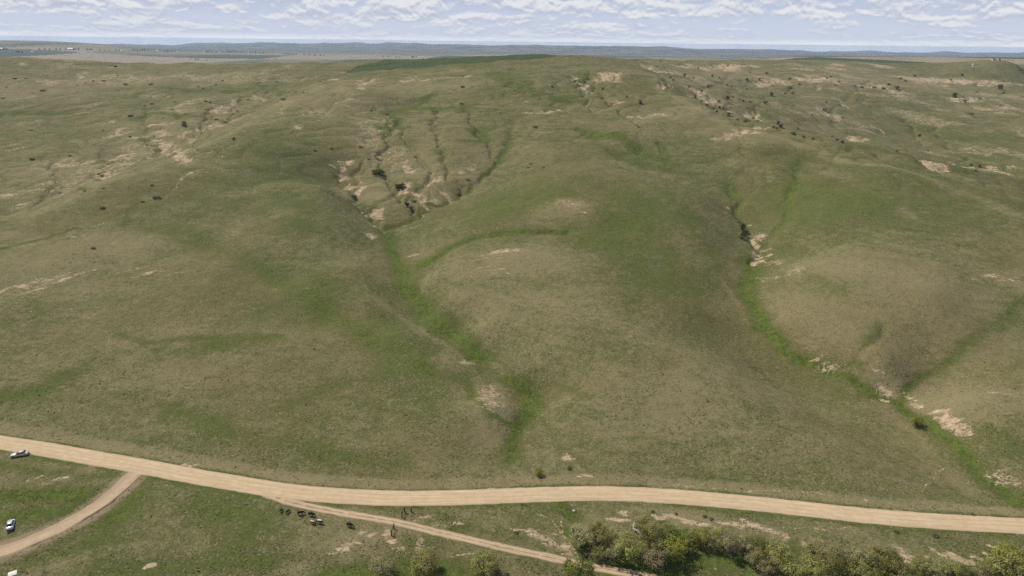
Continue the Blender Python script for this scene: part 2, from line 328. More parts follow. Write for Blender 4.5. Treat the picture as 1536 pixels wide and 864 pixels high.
# bare soil, cut banks, bluffs
for px, py, rx, ry, v in [
 (518,270,9,4,1),(526,278,9,4,1),(530,288,7,5,.9),(510,262,7,5,.8),(538,276,9,5,.7),(540,262,9,4,.6),(520,243,9,5,.7),(514,250,5,4,.7),(500,248,5,2,.6),
 (600,241,6,3,.7),(610,250,7,4,.9),(617,257,6,4,.8),(644,261,9,3,.8),(652,268,10,4,.75),(635,272,6,3,.7),(611,278,7,5,.9),(607,287,7,4,.9),(622,292,7,4,.9),(631,300,7,4,.8),(634,310,6,4,.7),
 (668,290,9,4,.75),(680,296,8,4,.7),(650,300,8,4,.5),(560,318,9,5,.8),(568,325,8,4,.8),(570,312,8,4,.6),(544,319,4,1.5,1),(564,340,4,1.2,1),(554,350,9,3,.7),(575,334,8,2,.5),
 (624,380,7,1.3,.9),(705,258,8,3,.5),(690,262,6,3,.5),
 (250,213,8,6,1),(255,222,7,5,1),(262,228,6,4,1),(272,229,8,3,1),(236,207,6,4,.9),(221,203,5,2,1),(240,198,8,4,.7),(225,190,9,3,.7),(245,185,14,2.5,.6),(300,202,7,2,1),(290,208,8,5,.8),
 (325,186,10,2,1),(335,188,6,2,.95),(318,193,8,3,.6),(298,194,8,2,.7),(270,200,9,1.5,.6),(180,195,14,3,.6),(195,206,12,3,.7),(160,182,14,2,.5),(185,235,14,5,.7),(195,245,10,3,.6),
 (80,247,26,1.6,.8),(105,243,18,2,.6),(135,240,8,5,.5),(160,262,6,3,.8),(150,262,4,3,.7),(20,293,14,3,.5),(35,305,12,2,.5),(12,320,10,2,.5),
 (280,155,10,6,.5),(262,168,16,5,.45),(345,160,10,4,.6),(353,153,6,3,.6),(340,166,8,2,.8),(325,163,8,5,.5),(395,150,8,4,.7),(385,145,8,4,.5),(420,165,6,4,.4),(445,190,8,3,.7),(450,193,5,1.5,.9),
 (33,97,6,1.2,1),(165,100,8,1.2,1),(172,98,10,1.2,.9),(65,120,10,3,.5),(125,112,6,4,.5),(75,125,10,3,.5),(290,115,14,4,.4),(498,120,12,2,.8),(490,121,8,2,.6),(210,118,30,4,.35),
 (540,122,14,4,.7),(545,132,10,5,.5),(520,158,6,1,.9),(530,150,14,1.5,.5),(690,114,26,1.3,.9),(640,119,26,1.4,.55),(605,120,10,1.5,.6),(560,118,8,2,.6),
 (915,112,18,6,.8),(905,117,18,5,.6),(925,120,12,4,.7),(925,110,8,4,.7),(860,116,5,3,.7),(868,122,6,3,.7),(880,130,5,4,.6),(885,136,4,3,.6),(845,158,0.1,0.1,0),
 (800,168,14,1.5,.7),(820,166,14,1.5,.8),(835,164,10,1,.8),(785,170,8,1.5,.5),(784,153,6,1,.6),(885,157,5,1,.8),(930,152,12,3,.7),(985,170,20,4,.45),(955,172,16,3,.4),
 (970,100,10,3,.7),(985,105,8,2.5,.9),(998,107,7,3,.9),(1025,100,7,5,.8),(1035,97,5,3,.7),(1055,103,8,4,.9),(1085,100,13,5,1),(1100,101,10,5,1),(1110,98,8,4,1),(1133,99,5,3,1),(1125,97,6,3,.7),
 (995,130,8,2.5,.9),(1005,128,8,2,.6),(1030,120,12,2.5,.6),(1042,135,7,4,.9),(1062,150,10,6,.9),(1072,155,8,4,.7),(1085,155,8,2.5,.6),(1100,170,18,2.5,.6),(1130,174,14,3,.8),(1138,178,5,2,.9),
 (1160,122,22,3,.55),(1145,125,12,4,.8),(1165,120,14,2.5,.7),(1200,117,10,3,.9),(1215,119,8,4,.7),(1228,118,6,4,.95),(1240,118,8,3,.9),(1250,120,6,4,.6),(1210,104,8,2,.7),(1190,102,10,2,.6),
 (1228,131,4,4,.6),(1255,97,12,3,.6),(1260,103,10,3,.5),(1245,101,8,3,.5),(1300,95,16,1.4,.7),(1325,99,12,3,.7),(1310,96,8,1.5,.7),(1335,100,6,2,.5),
 (1295,128,14,2.5,.8),(1320,128,14,3,.5),(1345,137,14,4,.7),(1350,143,10,3,.6),(1355,116,12,2,.6),(1370,118,14,2.5,.8),(1395,119,16,3,.9),(1420,120,16,3,.9),(1440,121,14,4,.95),(1455,122,8,3,.8),
 (1480,122,12,3,.7),(1500,124,12,4,.7),(1520,125,10,3,.5),(1530,128,10,2,.5),(1475,126,10,4,.6),(1440,148,14,2,.8),(1455,149,12,2,.7),(1460,146,10,2,.5),(1510,160,14,2,.5),
 (1245,170,16,2,.6),(1283,208,10,3,.9),(1295,210,12,3,.7),(1275,207,8,3,.7),(1455,171,0.1,0.1,0),(1400,243,14,3,.9),(1412,245,10,3,.8),(1430,246,10,4,1),(1445,250,8,4,.9),(1455,224,9,4,.5),
 (1485,250,8,5,.6),(1488,255,14,4,.8),(1500,258,10,4,.8),(1515,262,10,3,.7),(1503,225,8,3,.8),(1448,175,10,1.5,.5),(1520,250,8,3,.5),
 (1125,196,14,3,.8),(1138,193,10,3,.7),(1100,200,14,3,.5),(1080,205,16,4,.6),(1070,208,12,2.5,.5),
 (1130,360,6,4,.9),(1133,366,5,4,.9),(1128,377,6,4,1),(1133,385,6,5,1),(1145,375,8,1.5,.9),(1138,393,6,3,1),(1150,382,6,1.2,.7),(1095,309,4,1,.9),(1122,337,3,1,.9),(1140,352,12,6,.45),(1160,395,14,8,.3),(1150,420,18,6,.35),(1190,410,20,6,.25),
 (1330,603,8,1.6,1),(1325,590,12,8,.5),(1410,618,10,4,.9),(1422,630,16,6,.9),(1436,640,14,5,.9),(1450,648,10,4,.7),(1365,596,8,4,.5),(1375,605,8,3,.6),(1490,590,20,2,.3),(1510,720,20,10,.35),
 (1225,535,12,4,.45),(1235,545,8,4,.4),(1228,548,3,1,.8),(1245,555,14,6,.4),(1320,560,14,6,.35),(1455,415,10,4,.5),(1500,420,30,4,.4),
 (750,375,20,3,.6),(735,380,20,6,.4),(760,372,4,1.5,.9),(775,374,4,1.5,.8),(725,398,10,.8,.7),(745,404,12,.8,.7),(762,410,3,.9,1),(785,406,14,.7,.6),(705,388,10,.7,.6),
 (855,305,26,6,.35),(870,319,6,1,.6),(840,322,0.1,0.1,0),(735,590,18,8,.45),(740,604,20,7,.45),(700,545,14,3,.4),
 (880,713,9,2,.95),(868,716,5,1.5,.8),(850,690,12,4,.5),(890,700,6,1,.5),(840,684,10,2,.4),
 (40,425,46,3,.55),(110,414,40,1.5,.65),(170,412,26,1.2,.7),(225,410,24,1,.65),(50,434,16,2.5,.6),(265,408,12,1,.5),(100,465,60,.6,.5),(110,355,14,3,.4),(175,365,6,1.5,.5),
 (815,800,16,5,.8),(800,795,14,4,.7),(825,808,14,5,.6),(845,815,10,4,.8),(850,824,8,3,.9),(835,795,8,3,.6),(780,793,12,2,.6),(858,829,4,2,.8),(880,828,6,3,.4),
 (930,780,16,4,.6),(940,770,14,4,.5),(992,774,12,3,.9),(1010,772,14,3,.7),(1030,780,14,5,.6),(1050,783,14,3,.7),(1090,785,16,3,.9),(1100,784,14,3,.8),(1130,788,18,3,.8),(1150,795,18,4,.7),(1170,800,12,4,.7),(1178,808,5,5,.7),
 (1120,780,20,3,.5),(1215,820,10,4,.6),(1218,823,4,2,1),(1230,810,14,5,.3),(1355,828,8,4,.8),(1362,832,8,3,1),(1358,838,5,2,.9),(1390,835,10,2,.8),(1405,826,10,3,.7),(1412,830,8,2.5,.9),(1430,832,12,2.5,.8),(1440,833,14,3.5,1),(1452,836,10,3,1),(1465,833,8,3,.9),(1475,828,8,2,.7),(1460,840,12,2,.5),(1490,822,10,2,.5),(1350,822,12,4,.4),
 (583,803,6,7,.95),(590,812,8,4,.8),(600,820,8,5,.6),(630,812,5,6,.7),(628,820,6,4,.5),(560,800,10,2,.7),(545,795,10,3,.6),(530,812,16,5,.55),(520,820,18,4,.6),(505,828,14,3,.4),(660,790,12,2,.3),(640,778,24,3,.4),(690,785,14,3,.4),
 (225,847,7,4,.7),(60,715,14,2,.4),(95,718,14,2,.4),(280,700,10,1.4,.7),(272,698,8,1.2,.7),(288,697,5,3,.4),(60,658,0.1,0.1,0),(735,733,6,1,.7),(610,733,10,1,.5),(1370,768,14,2,.5),(1345,766,10,1.5,.7),
 ]: blob(BARE, px, py, max(rx, .3), max(ry, .3), v, power=2.6)
for w, v, line in [(1.4,.8,[(258,283),(275,270),(300,255)]),(1.3,.6,[(310,247),(340,233)]),(1.4,.55,[(190,325),(165,330),(140,340)]),(1.6,.8,[(1255,150),(1266,157),(1277,164)]),(1.2,.4,[(1277,164),(1300,178),(1312,185)]),
   (1.3,.7,[(1318,192),(1325,198),(1330,205)]),(1.0,.6,[(500,157),(512,152),(530,142)]),(2,.5,[(1490,150),(1530,165)]),(1.4,.8,[(585,806),(600,818),(615,829),(640,836),(680,833),(715,832)]),
   (1.5,.7,[(805,767),(830,776),(850,800),(862,822),(868,832)]),(1.4,.7,[(840,772),(846,790),(850,806)]),(1.2,.6,[(985,786),(1020,785),(1080,790),(1120,786),(1160,789),(1280,794)]),
   (1.6,.55,[(880,728),(960,727),(1040,729),(1200,742)]),(1.4,.5,[(1200,742),(1300,752),(1400,761),(1490,765)]),(1.3,.35,[(500,721),(620,722),(760,722)]),(1.2,.15,[(1085,420),(1105,455),(1122,490)]),
   (1.2,.03,[(560,445),(640,503),(700,548)]),(1.6,.2,[(1200,540),(1260,572),(1320,600)]),(1.4,.2,[(1440,655),(1460,685),(1500,725)]),(1.2,.5,[(590,345),(640,315),(700,290)]),
   (1,.45,[(960,85),(972,91),(977,96)]),(1.0,.4,[(735,262),(700,288)]),(2.6,.35,[(640,330),(600,350)]),(1.2,.5,[(1380,742),(1420,700)]),(1.2,.4,[(1024,852),(1060,858),(1120,862)])]:
    stroke(BARE, line, w, v * .62, power=2.6)
# scrub freckles
for px, py, rx, ry, v in [(70,590,110,50,1),(150,570,60,36,.8),(30,640,60,16,.7),(250,545,60,30,.4),(330,580,120,40,.35),(200,610,50,20,.5),(1080,130,90,30,.5),(560,690,60,16,.5),(1450,560,70,60,.3),
    (1100,640,160,60,.35),(700,660,90,40,.3),(450,600,120,50,.4),(330,850,120,30,.4),(1430,330,120,26,.3)]: blob(SCRUB, px, py, rx, ry, v)
# ploughed and sown land on the plateau and beyond
def poly_mask(field, poly, val, soft=None):
    g = [geo(px, py)[0] for px, py in poly]
    t = np.array([a[0] for a in g]); r = np.log([a[1] for a in g])
    i0, i1 = np.searchsorted(LNR, [r.min(), r.max()]); j0, j1 = np.searchsorted(TH, [t.min(), t.max()])
    tt = TT[i0:i1, j0:j1]; rr = np.log(RR[i0:i1, j0:j1]); ins = np.zeros(tt.shape, bool)
    for a in range(len(t)):
        b = a - 1
        c = ((rr < r[a]) != (rr < r[b])) & (tt < (t[b] - t[a]) * (rr - r[a]) / (r[b] - r[a] + 1e-12) + t[a])
        ins ^= c
    sub = field[i0:i1, j0:j1]; sub[ins] = val
tl, sl_ = ray(512, 105)
fm = (TT > azi(500)) & (TT < azi(1200)) & (RR > 1040) & (RR < 2100)
edge = np.interp(TT[int(np.searchsorted(R, 1100))], [azi(x) for x in (480, 520, 640, 700, 760, 800, 840, 880, 930)], [1260, 1130, 1075, 1085, 1110, 1150, 1215, 1290, 1420])
FIELD[:] = sstep(0, 14, RR - edge[None, :] + 5 * perlin(X / 30, Y / 30, 9)) * (TT > azi(508) + (azi(600) - azi(508)) * (RR - 1130) / 330) * (TT < azi(960)) * (RR < 2000)

# mosaic of the far plain
farm = sstep(math.log(1900), math.log(3000), np.log(RR))
cell = np.floor(X / 760 + .35 * perlin(X / 3000, Y / 3000, 21)) * 17.13 + np.floor(Y / 1300 + .3 * perlin(X / 2600, Y / 2600, 22)) * 7.77
hsh = np.mod(np.sin(cell) * 43758.5453, 1.0)
PALE = farm * sstep(.62, .7, hsh) * (1 - sstep(7000, 11000, RR))
FGREEN = farm * (1 - sstep(.30, .36, hsh)) * (1 - sstep(7000, 11000, RR))

# natural greening: hollows hold water, domes dry out
def smooth(a, nrow, ncol):
    for ax, m in ((0, nrow), (1, ncol)):
        c = np.cumsum(np.insert(a, 0, 0, axis=ax), axis=ax)
        N = a.shape[ax]; lo = np.clip(np.arange(N) - m, 0, N); hi = np.clip(np.arange(N) + m + 1, 0, N)
        a = (np.take(c, hi, ax) - np.take(c, lo, ax)) / ((hi - lo)[:, None] if ax == 0 else (hi - lo)[None, :])
    return a
sm1 = smooth(Z, 8, 8); sm2 = smooth(sm1, 26, 26)
curv = (sm2 - sm1) / np.maximum(RR * 0.018, 1.0)
NEARW = 1 - sstep(1700, 2300, RR)
WET = np.clip(curv * 1.6, -1, 1) * NEARW
# mid relief: hummocks, rills on the steep bare places
nz = perlin(X / 60, Y / 60, 30) * 1.1 + perlin(X / 23, Y / 23, 31) * .42 + perlin(X / 9, Y / 9, 32) * .16 + perlin(X / 3.4, Y / 3.4, 33) * .07
rid = 1 - np.abs(perlin(X / 26 + .6 * perlin(X / 40, Y / 40, 41), Y / 34, 40)); rid = rid ** 3
rid2 = (1 - np.abs(perlin(X / 8, Y / 10, 42))) ** 3
amp = NEARW * sstep(6, 40, Y - yroad(X)) + .15
Z += nz * amp * np.clip(RR / 330, .35, 2.2)
bs = smooth(BARE, 4, 4)
Z -= bs * NEARW * np.clip(RR / 500, .1, 1.6) * (rid * 2.6 + rid2 * 1.2) * sstep(10, 60, Y - yroad(X))
upper = sstep(380, 620, RR) * NEARW
Z -= upper * rid * 1.5 * (.4 + np.clip(perlin(X / 220, Y / 220, 44) + .3, 0, 1))
ERO = upper * sstep(.10, .55, perlin(X / 95, Y / 130, 45) + .6 * perlin(X / 30, Y / 42, 46)) * (1 - LUSH)
right = sstep(azi(940), azi(1010), TT)
ERO *= 1 - .75 * sstep(azi(690), azi(750), TT) * (1 - sstep(azi(900), azi(980), TT))
ERO *= np.where(right > .5, sstep(600, 850, RR), .75)
brk = np.clip(.45 + .9 * perlin(X / 7, Y / 11, 47) + .6 * perlin(X / 2.6, Y / 4.5, 48) + .5 * (rid2 - .35), 0, 1.25)
BARE = np.clip(np.where(RR > 330, BARE * (.5 + .85 * brk), BARE * (.85 + .55 * brk)), 0, 1)
BARE = np.maximum(BARE, ERO * (.14 + .30 * np.clip(rid2 * 1.4, 0, 1)))
Z -= upper * np.clip(BARE - .3, 0, 1) * 1.6 * np.clip(perlin(X / 5, Y / 7, 49), -.5, 1) * np.clip(RR / 800, .3, 1.4)
# small dark wash lines on the upper slopes
WASH = np.clip(rid - .72, 0, 1) * 3 * upper
for w, v, line in [(3.5,1,[(1536,274),(1460,256),(1380,238),(1300,223),(1230,209),(1170,192),(1120,180),(1075,162),(1040,141),(1005,118)]),(3.5,1,[(0,320),(45,306),(102,283),(150,262),(200,246),(255,230),(300,203)]),
   (2,.6,[(600,300),(590,275),(573,250),(574,225)]),(2,.6,[(635,275),(642,255),(625,230),(600,185)]),(1.6,.6,[(672,268),(668,240),(660,215),(650,190)])]: stroke(WASH, line, w, v)

# ------------------------------------------------------------------ roads: smoothed courses, ground levelled to carry them
def course(pxs, step=2.0):
    p = np.array([at(px, py) for px, py in pxs])
    q = []
    for i in range(len(p) - 1):
        a, b, c, d = p[max(i - 1, 0)], p[i], p[i + 1], p[min(i + 2, len(p) - 1)]
        m = max(2, int(np.linalg.norm(c - b) / step))
        for k in range(m):
            t = k / m
            q.append(.5 * ((2 * b) + (c - a) * t + (2 * a - 5 * b + 4 * c - d) * t * t + (3 * b - a - 3 * c + d) * t ** 3))
    q.append(p[-1]); q = np.array(q)
    for _ in range(60):
        z = q[:, 2].copy(); q[1:-1, 2] = (z[:-2] + 2 * z[1:-1] + z[2:]) / 4
    return q
LANEPX = [(380, 733), (405, 744), (431, 753), (452, 758.5), (483, 765), (522, 772), (560, 778), (601, 785), (672, 801.5), (740, 818), (774, 825.5), (820, 835), (877, 848), (949, 861), (1060, 882)]
SIDEPX = [(214, 699), (203, 711), (177, 733), (148, 756), (115, 777), (78, 797), (38, 815), (0, 829), (-60, 845), (-130, 858)]
main_c = course(ROADPX); lane_c = course(LANEPX); side_c = course(SIDEPX)
main_c[:, 2] += .35
def blend_end(c, m=main_c, ln=10):
    for i in range(len(c)):
        d = np.linalg.norm(m[:, :2] - c[i, :2], axis=1); k = int(np.argmin(d))
        w = 1 - sstep(3.5, 14, d[k]); c[i, 2] = c[i, 2] * (1 - w) + (m[k, 2] - .03) * w
blend_end(lane_c); blend_end(side_c)
def level(c, hw, shoulder, drop):
    sel = (RR < 420) & (np.abs(TT) < math.radians(58))
    ii, jj = np.nonzero(sel)
    x = X[sel]; y = Y[sel]; z = Z[sel]
    best = np.full(x.shape, 1e9); bz = np.zeros(x.shape)
    for k in range(0, len(c) - 1):
        a, b = c[k], c[k + 1]
        m = (np.abs(x - (a[0] + b[0]) / 2) < shoulder + 6) & (np.abs(y - (a[1] + b[1]) / 2) < shoulder + 6)
        if not m.any(): continue
        dx, dy = b[0] - a[0], b[1] - a[1]
        h = np.clip(((x[m] - a[0]) * dx + (y[m] - a[1]) * dy) / (dx * dx + dy * dy + 1e-9), 0, 1)
        d = np.hypot(x[m] - a[0] - h * dx, y[m] - a[1] - h * dy)
        idx = np.nonzero(m)[0]; up = d < best[idx]
        best[idx[up]] = d[up]; bz[idx[up]] = (a[2] + h * (b[2] - a[2]))[up]
    w = 1 - sstep(hw, shoulder, best)
    Z[sel] = z * (1 - w) + (bz - drop) * w
    return sel, best
sel_m, dist_m = level(main_c, 4.2, 11, .08)
sel_l, dist_l = level(lane_c, 2.3, 6, .06)
sel_s, dist_s = level(side_c, 3.3, 7.5, .06)
# grazed dust beside the carriageways
VERGE = np.zeros_like(Z)
south = sstep(-1, 1, yroad(X) - Y)
VERGE[sel_m] = np.exp(-((dist_m - 4.4) / 1.1) ** 2)
VERGE *= (.35 + .65 * south) * np.clip(.7 + .9 * perlin(X / 6, Y / 6, 71), .1, 1)
NV = np.zeros_like(Z); NV[sel_m] = sstep(4.2, 5.2, dist_m) * (1 - sstep(8, 10.5, dist_m)) * .7
DRY = np.maximum(DRY, NV * (1 - south)); LUSH = LUSH * (1 - .7 * NV * (1 - south))
DUST = np.zeros_like(Z)
DUST[sel_s] = np.maximum(DUST[sel_s], (1 - sstep(3.2, 7.5, dist_s)) * .55)
shp = sstep(0, 40, -(X + 60)) * (Y < 190)
DUST *= .3 + .7 * shp
LUSH = np.maximum(LUSH, VERGE * .8)

# ------------------------------------------------------------------ materials
def nt(name):
    m = bpy.data.materials.new(name); m.use_nodes = True
    t = m.node_tree
    for nd in list(t.nodes):
        if nd.type != 'OUTPUT_MATERIAL': t.nodes.remove(nd)
    return m, t, t.nodes['Material Output']
class G:
    def __init__(s, t): s.t = t
    def n(s, ty, **k):
        nd = s.t.nodes.new(ty)
        for a, b in k.items(): setattr(nd, a, b)
        return nd
    def l(s, a, b): s.t.links.new(a, b)
    def val(s, x, sock):
        if isinstance(x, (int, float)): sock.default_value = x
        elif isinstance(x, (tuple, list)): sock.default_value = tuple(x) + ((1,) if len(x) == 3 and sock.type == 'RGBA' else ())
        else: s.l(x, sock)
    def math(s, op, a, b=0.0, c=None, clamp=False):
        nd = s.n('ShaderNodeMath', operation=op, use_clamp=clamp); s.val(a, nd.inputs[0]); s.val(b, nd.inputs[1])
        if c is not None: s.val(c, nd.inputs[2])
        return nd.outputs[0]
    def mix(s, f, a, b, bt='MIX'):
        nd = s.n('ShaderNodeMix', data_type='RGBA', blend_type=bt, clamp_factor=True)
        s.val(f, nd.inputs['Factor']); s.val(a, nd.inputs[6]); s.val(b, nd.inputs[7]); return nd.outputs[2]
    def ramp(s, x, lo, hi, a=0.0, b=1.0):
        nd = s.n('ShaderNodeMapRange', interpolation_type='SMOOTHSTEP'); s.val(x, nd.inputs[0])
        for i, v in enumerate((lo, hi, a, b)): nd.inputs[i + 1].default_value = v
        return nd.outputs[0]
    def noise(s, vec, scale, detail=4, rough=.55, dist=0.0, kind='FBM'):
        nd = s.n('ShaderNodeTexNoise'); s.l(vec, nd.inputs['Vector']); nd.inputs['Scale'].default_value = scale
        nd.inputs['Detail'].default_value = detail; nd.inputs['Roughness'].default_value = rough; nd.inputs['Distortion'].default_value = dist
        return nd.outputs[0]
    def attr(s, name): return s.n('ShaderNodeAttribute', attribute_name=name).outputs['Fac']
def principled(g, out, col, rough=.9, spec=.15, normal=None):
    b = g.n('ShaderNodeBsdfPrincipled'); g.val(col, b.inputs['Base Color']); g.val(rough, b.inputs['Roughness'])
    b.inputs['Specular IOR Level'].default_value = spec
    if normal is not None: g.l(normal, b.inputs['Normal'])
    g.l(b.outputs[0], out.inputs[0]); return b

def ground_material():
    m, t, out = nt('prairie'); g = G(t)
    P_ = g.n('ShaderNodeNewGeometry').outputs['Position']
    lush, dry, bare, fld, pale, fgr, wet, wash, dust, scrub = [g.attr(a) for a in ('lush', 'dry', 'bare', 'field', 'pale', 'fgreen', 'wet', 'wash', 'dust', 'scrub')]
    fine = g.noise(P_, 1.15, 6, .72)
    mid = g.noise(P_, .22, 5, .66, .4)
    big = g.noise(P_, .028, 5, .6, .6)
    huge = g.noise(P_, .006, 3, .5)
    mp = g.n('ShaderNodeMapping'); g.l(P_, mp.inputs[0]); mp.inputs['Scale'].default_value = (.55, 1.4, 1.4)
    streak = g.noise(mp.outputs[0], .5, 5, .7, .3)
    # grass: straw <-> olive
    mot = g.noise(P_, .42, 4, .62, .3)
    tr_ = g.n('ShaderNodeMapping'); g.l(P_, tr_.inputs[0]); tr_.inputs['Scale'].default_value = (.05, .05, 1.1)
    terr = g.noise(tr_.outputs[0], 1.0, 4, .6, .15)
    s = g.math('ADD', g.math('MULTIPLY', mid, 1.0), g.math('MULTIPLY', fine, 1.7))
    s = g.math('ADD', s, g.math('MULTIPLY', mot, 1.0))
    s = g.math('ADD', s, g.math('MULTIPLY', g.math('SUBTRACT', terr, .5), .9))
    s = g.math('ADD', s, g.math('MULTIPLY', big, 1.15))
    s = g.math('ADD', s, g.math('MULTIPLY', huge, .9))
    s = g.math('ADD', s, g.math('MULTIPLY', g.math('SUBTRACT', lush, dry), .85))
    s = g.math('ADD', s, g.math('MULTIPLY', wet, .34))
    f1 = g.ramp(s, 2.24, 3.26)
    col = g.mix(f1, (.200, .168, .084), (.080, .089, .026))
    warm = g.ramp(g.noise(P_, .011, 4, .6, .8), .45, .62)
    col = g.mix(g.math('MULTIPLY', warm, .35), col, (.155, .118, .052))
    # dead stalks and dark tufts
    clump = g.ramp(g.noise(P_, .075, 4, .65, .5), .36, .62, .35, 1.0)
    f2 = g.math('MULTIPLY', g.math('MULTIPLY', g.ramp(g.noise(P_, 1.5, 3, .72, .2), .53, .68), .85), clump)
    col = g.mix(f2, col, (.29, .24, .135))
    f2 = g.math('MULTIPLY', g.ramp(g.noise(P_, .62, 4, .7, .2), .55, .72), .55)
    col = g.mix(f2, col, (.25, .205, .11))
    f3 = g.ramp(g.noise(P_, .85, 5, .75, .3), .52, .66)
    clump2 = g.ramp(g.noise(P_, .05, 4, .65, .5), .40, .62, .25, 1.0)
    f3 = g.math('MULTIPLY', f3, g.math('ADD', g.math('MULTIPLY', clump2, .42), g.math('MULTIPLY', scrub, .5)))
    col = g.mix(f3, col, (.040, .050, .017))
    f3 = g.math('MULTIPLY', g.ramp(g.noise(P_, .33, 5, .74, .3), .53, .68), .36)
    col = g.mix(f3, col, (.050, .060, .018))
    # fresh green in the draws, and slope greens that carry painted cloud shade
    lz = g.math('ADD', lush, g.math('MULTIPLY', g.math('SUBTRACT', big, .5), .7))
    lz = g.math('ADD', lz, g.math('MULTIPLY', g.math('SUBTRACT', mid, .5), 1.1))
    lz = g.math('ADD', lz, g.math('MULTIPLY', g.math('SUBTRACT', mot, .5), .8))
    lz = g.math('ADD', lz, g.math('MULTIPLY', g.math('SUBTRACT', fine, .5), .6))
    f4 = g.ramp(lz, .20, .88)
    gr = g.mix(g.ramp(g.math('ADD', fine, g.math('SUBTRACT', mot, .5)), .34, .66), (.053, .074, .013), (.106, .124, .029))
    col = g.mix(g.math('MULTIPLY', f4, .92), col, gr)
    # wash lines
    col = g.mix(g.math('MULTIPLY', wash, .5), col, (.060, .066, .026))
    # dust, bare clay
    dz = g.ramp(g.math('ADD', dust, g.math('MULTIPLY', g.math('SUBTRACT', mid, .5), .8)), .25, .6)
    col = g.mix(g.math('MULTIPLY', dz, .75), col, (.27, .195, .125))
    bz = g.math('ADD', bare, g.math('MULTIPLY', g.math('SUBTRACT', streak, .5), 1.5))
    bz = g.math('ADD', bz, g.math('MULTIPLY', g.math('SUBTRACT', fine, .5), 2.6))
    f5 = g.ramp(bz, .26, .58)
    f5 = g.math('MULTIPLY', f5, g.ramp(bare, .03, .2))
    soil = g.mix(g.ramp(streak, .38, .62), (.27, .19, .118), (.50, .38, .24))
    col = g.mix(g.math('MULTIPLY', f5, .9), col, soil)
    # sown field, fields of the plain
    sown = g.mix(mid, (.050, .066, .022), (.064, .080, .028))
    col = g.mix(fld, col, sown)
    farc = g.mix(g.ramp(g.noise(P_, .0013, 5, .62), .40, .60), (.20, .155, .09), (.085, .10, .045))
    isfar = g.attr('farm')
    rem = g.ramp(g.math('DIVIDE', g.n('ShaderNodeAttribute', attribute_name='reach').outputs['Fac'], 1000), 8.5, 13.0)
    farc = g.mix(g.math('MULTIPLY', rem, .8), farc, g.mix(g.ramp(g.noise(P_, .0016, 6, .68), .42, .6), (.05, .058, .045), (.17, .15, .105)))
    col = g.mix(isfar, col, farc)
    col = g.mix(g.math('MULTIPLY', pale, .85), col, (.27, .215, .135))
    col = g.mix(g.math('MULTIPLY', fgr, .85), col, (.042, .058, .022))
    dk = g.math('MULTIPLY', isfar, g.ramp(g.noise(P_, .004, 6, .7), .57, .66))
    col = g.mix(g.math('MULTIPLY', dk, .65), col, (.035, .043, .024))
    # relief of the sward
    hgt = g.math('ADD', g.math('MULTIPLY', fine, .55), g.math('MULTIPLY', g.noise(P_, 3.2, 3, .7), .25))
    hgt = g.math('ADD', hgt, g.math('MULTIPLY', mid, .9))
    bp = g.n('ShaderNodeBump'); bp.inputs['Strength'].default_value = .75; bp.inputs['Distance'].default_value = .6; g.l(hgt, bp.inputs['Height'])
    principled(g, out, col, .95, .05, bp.outputs[0])
    return m

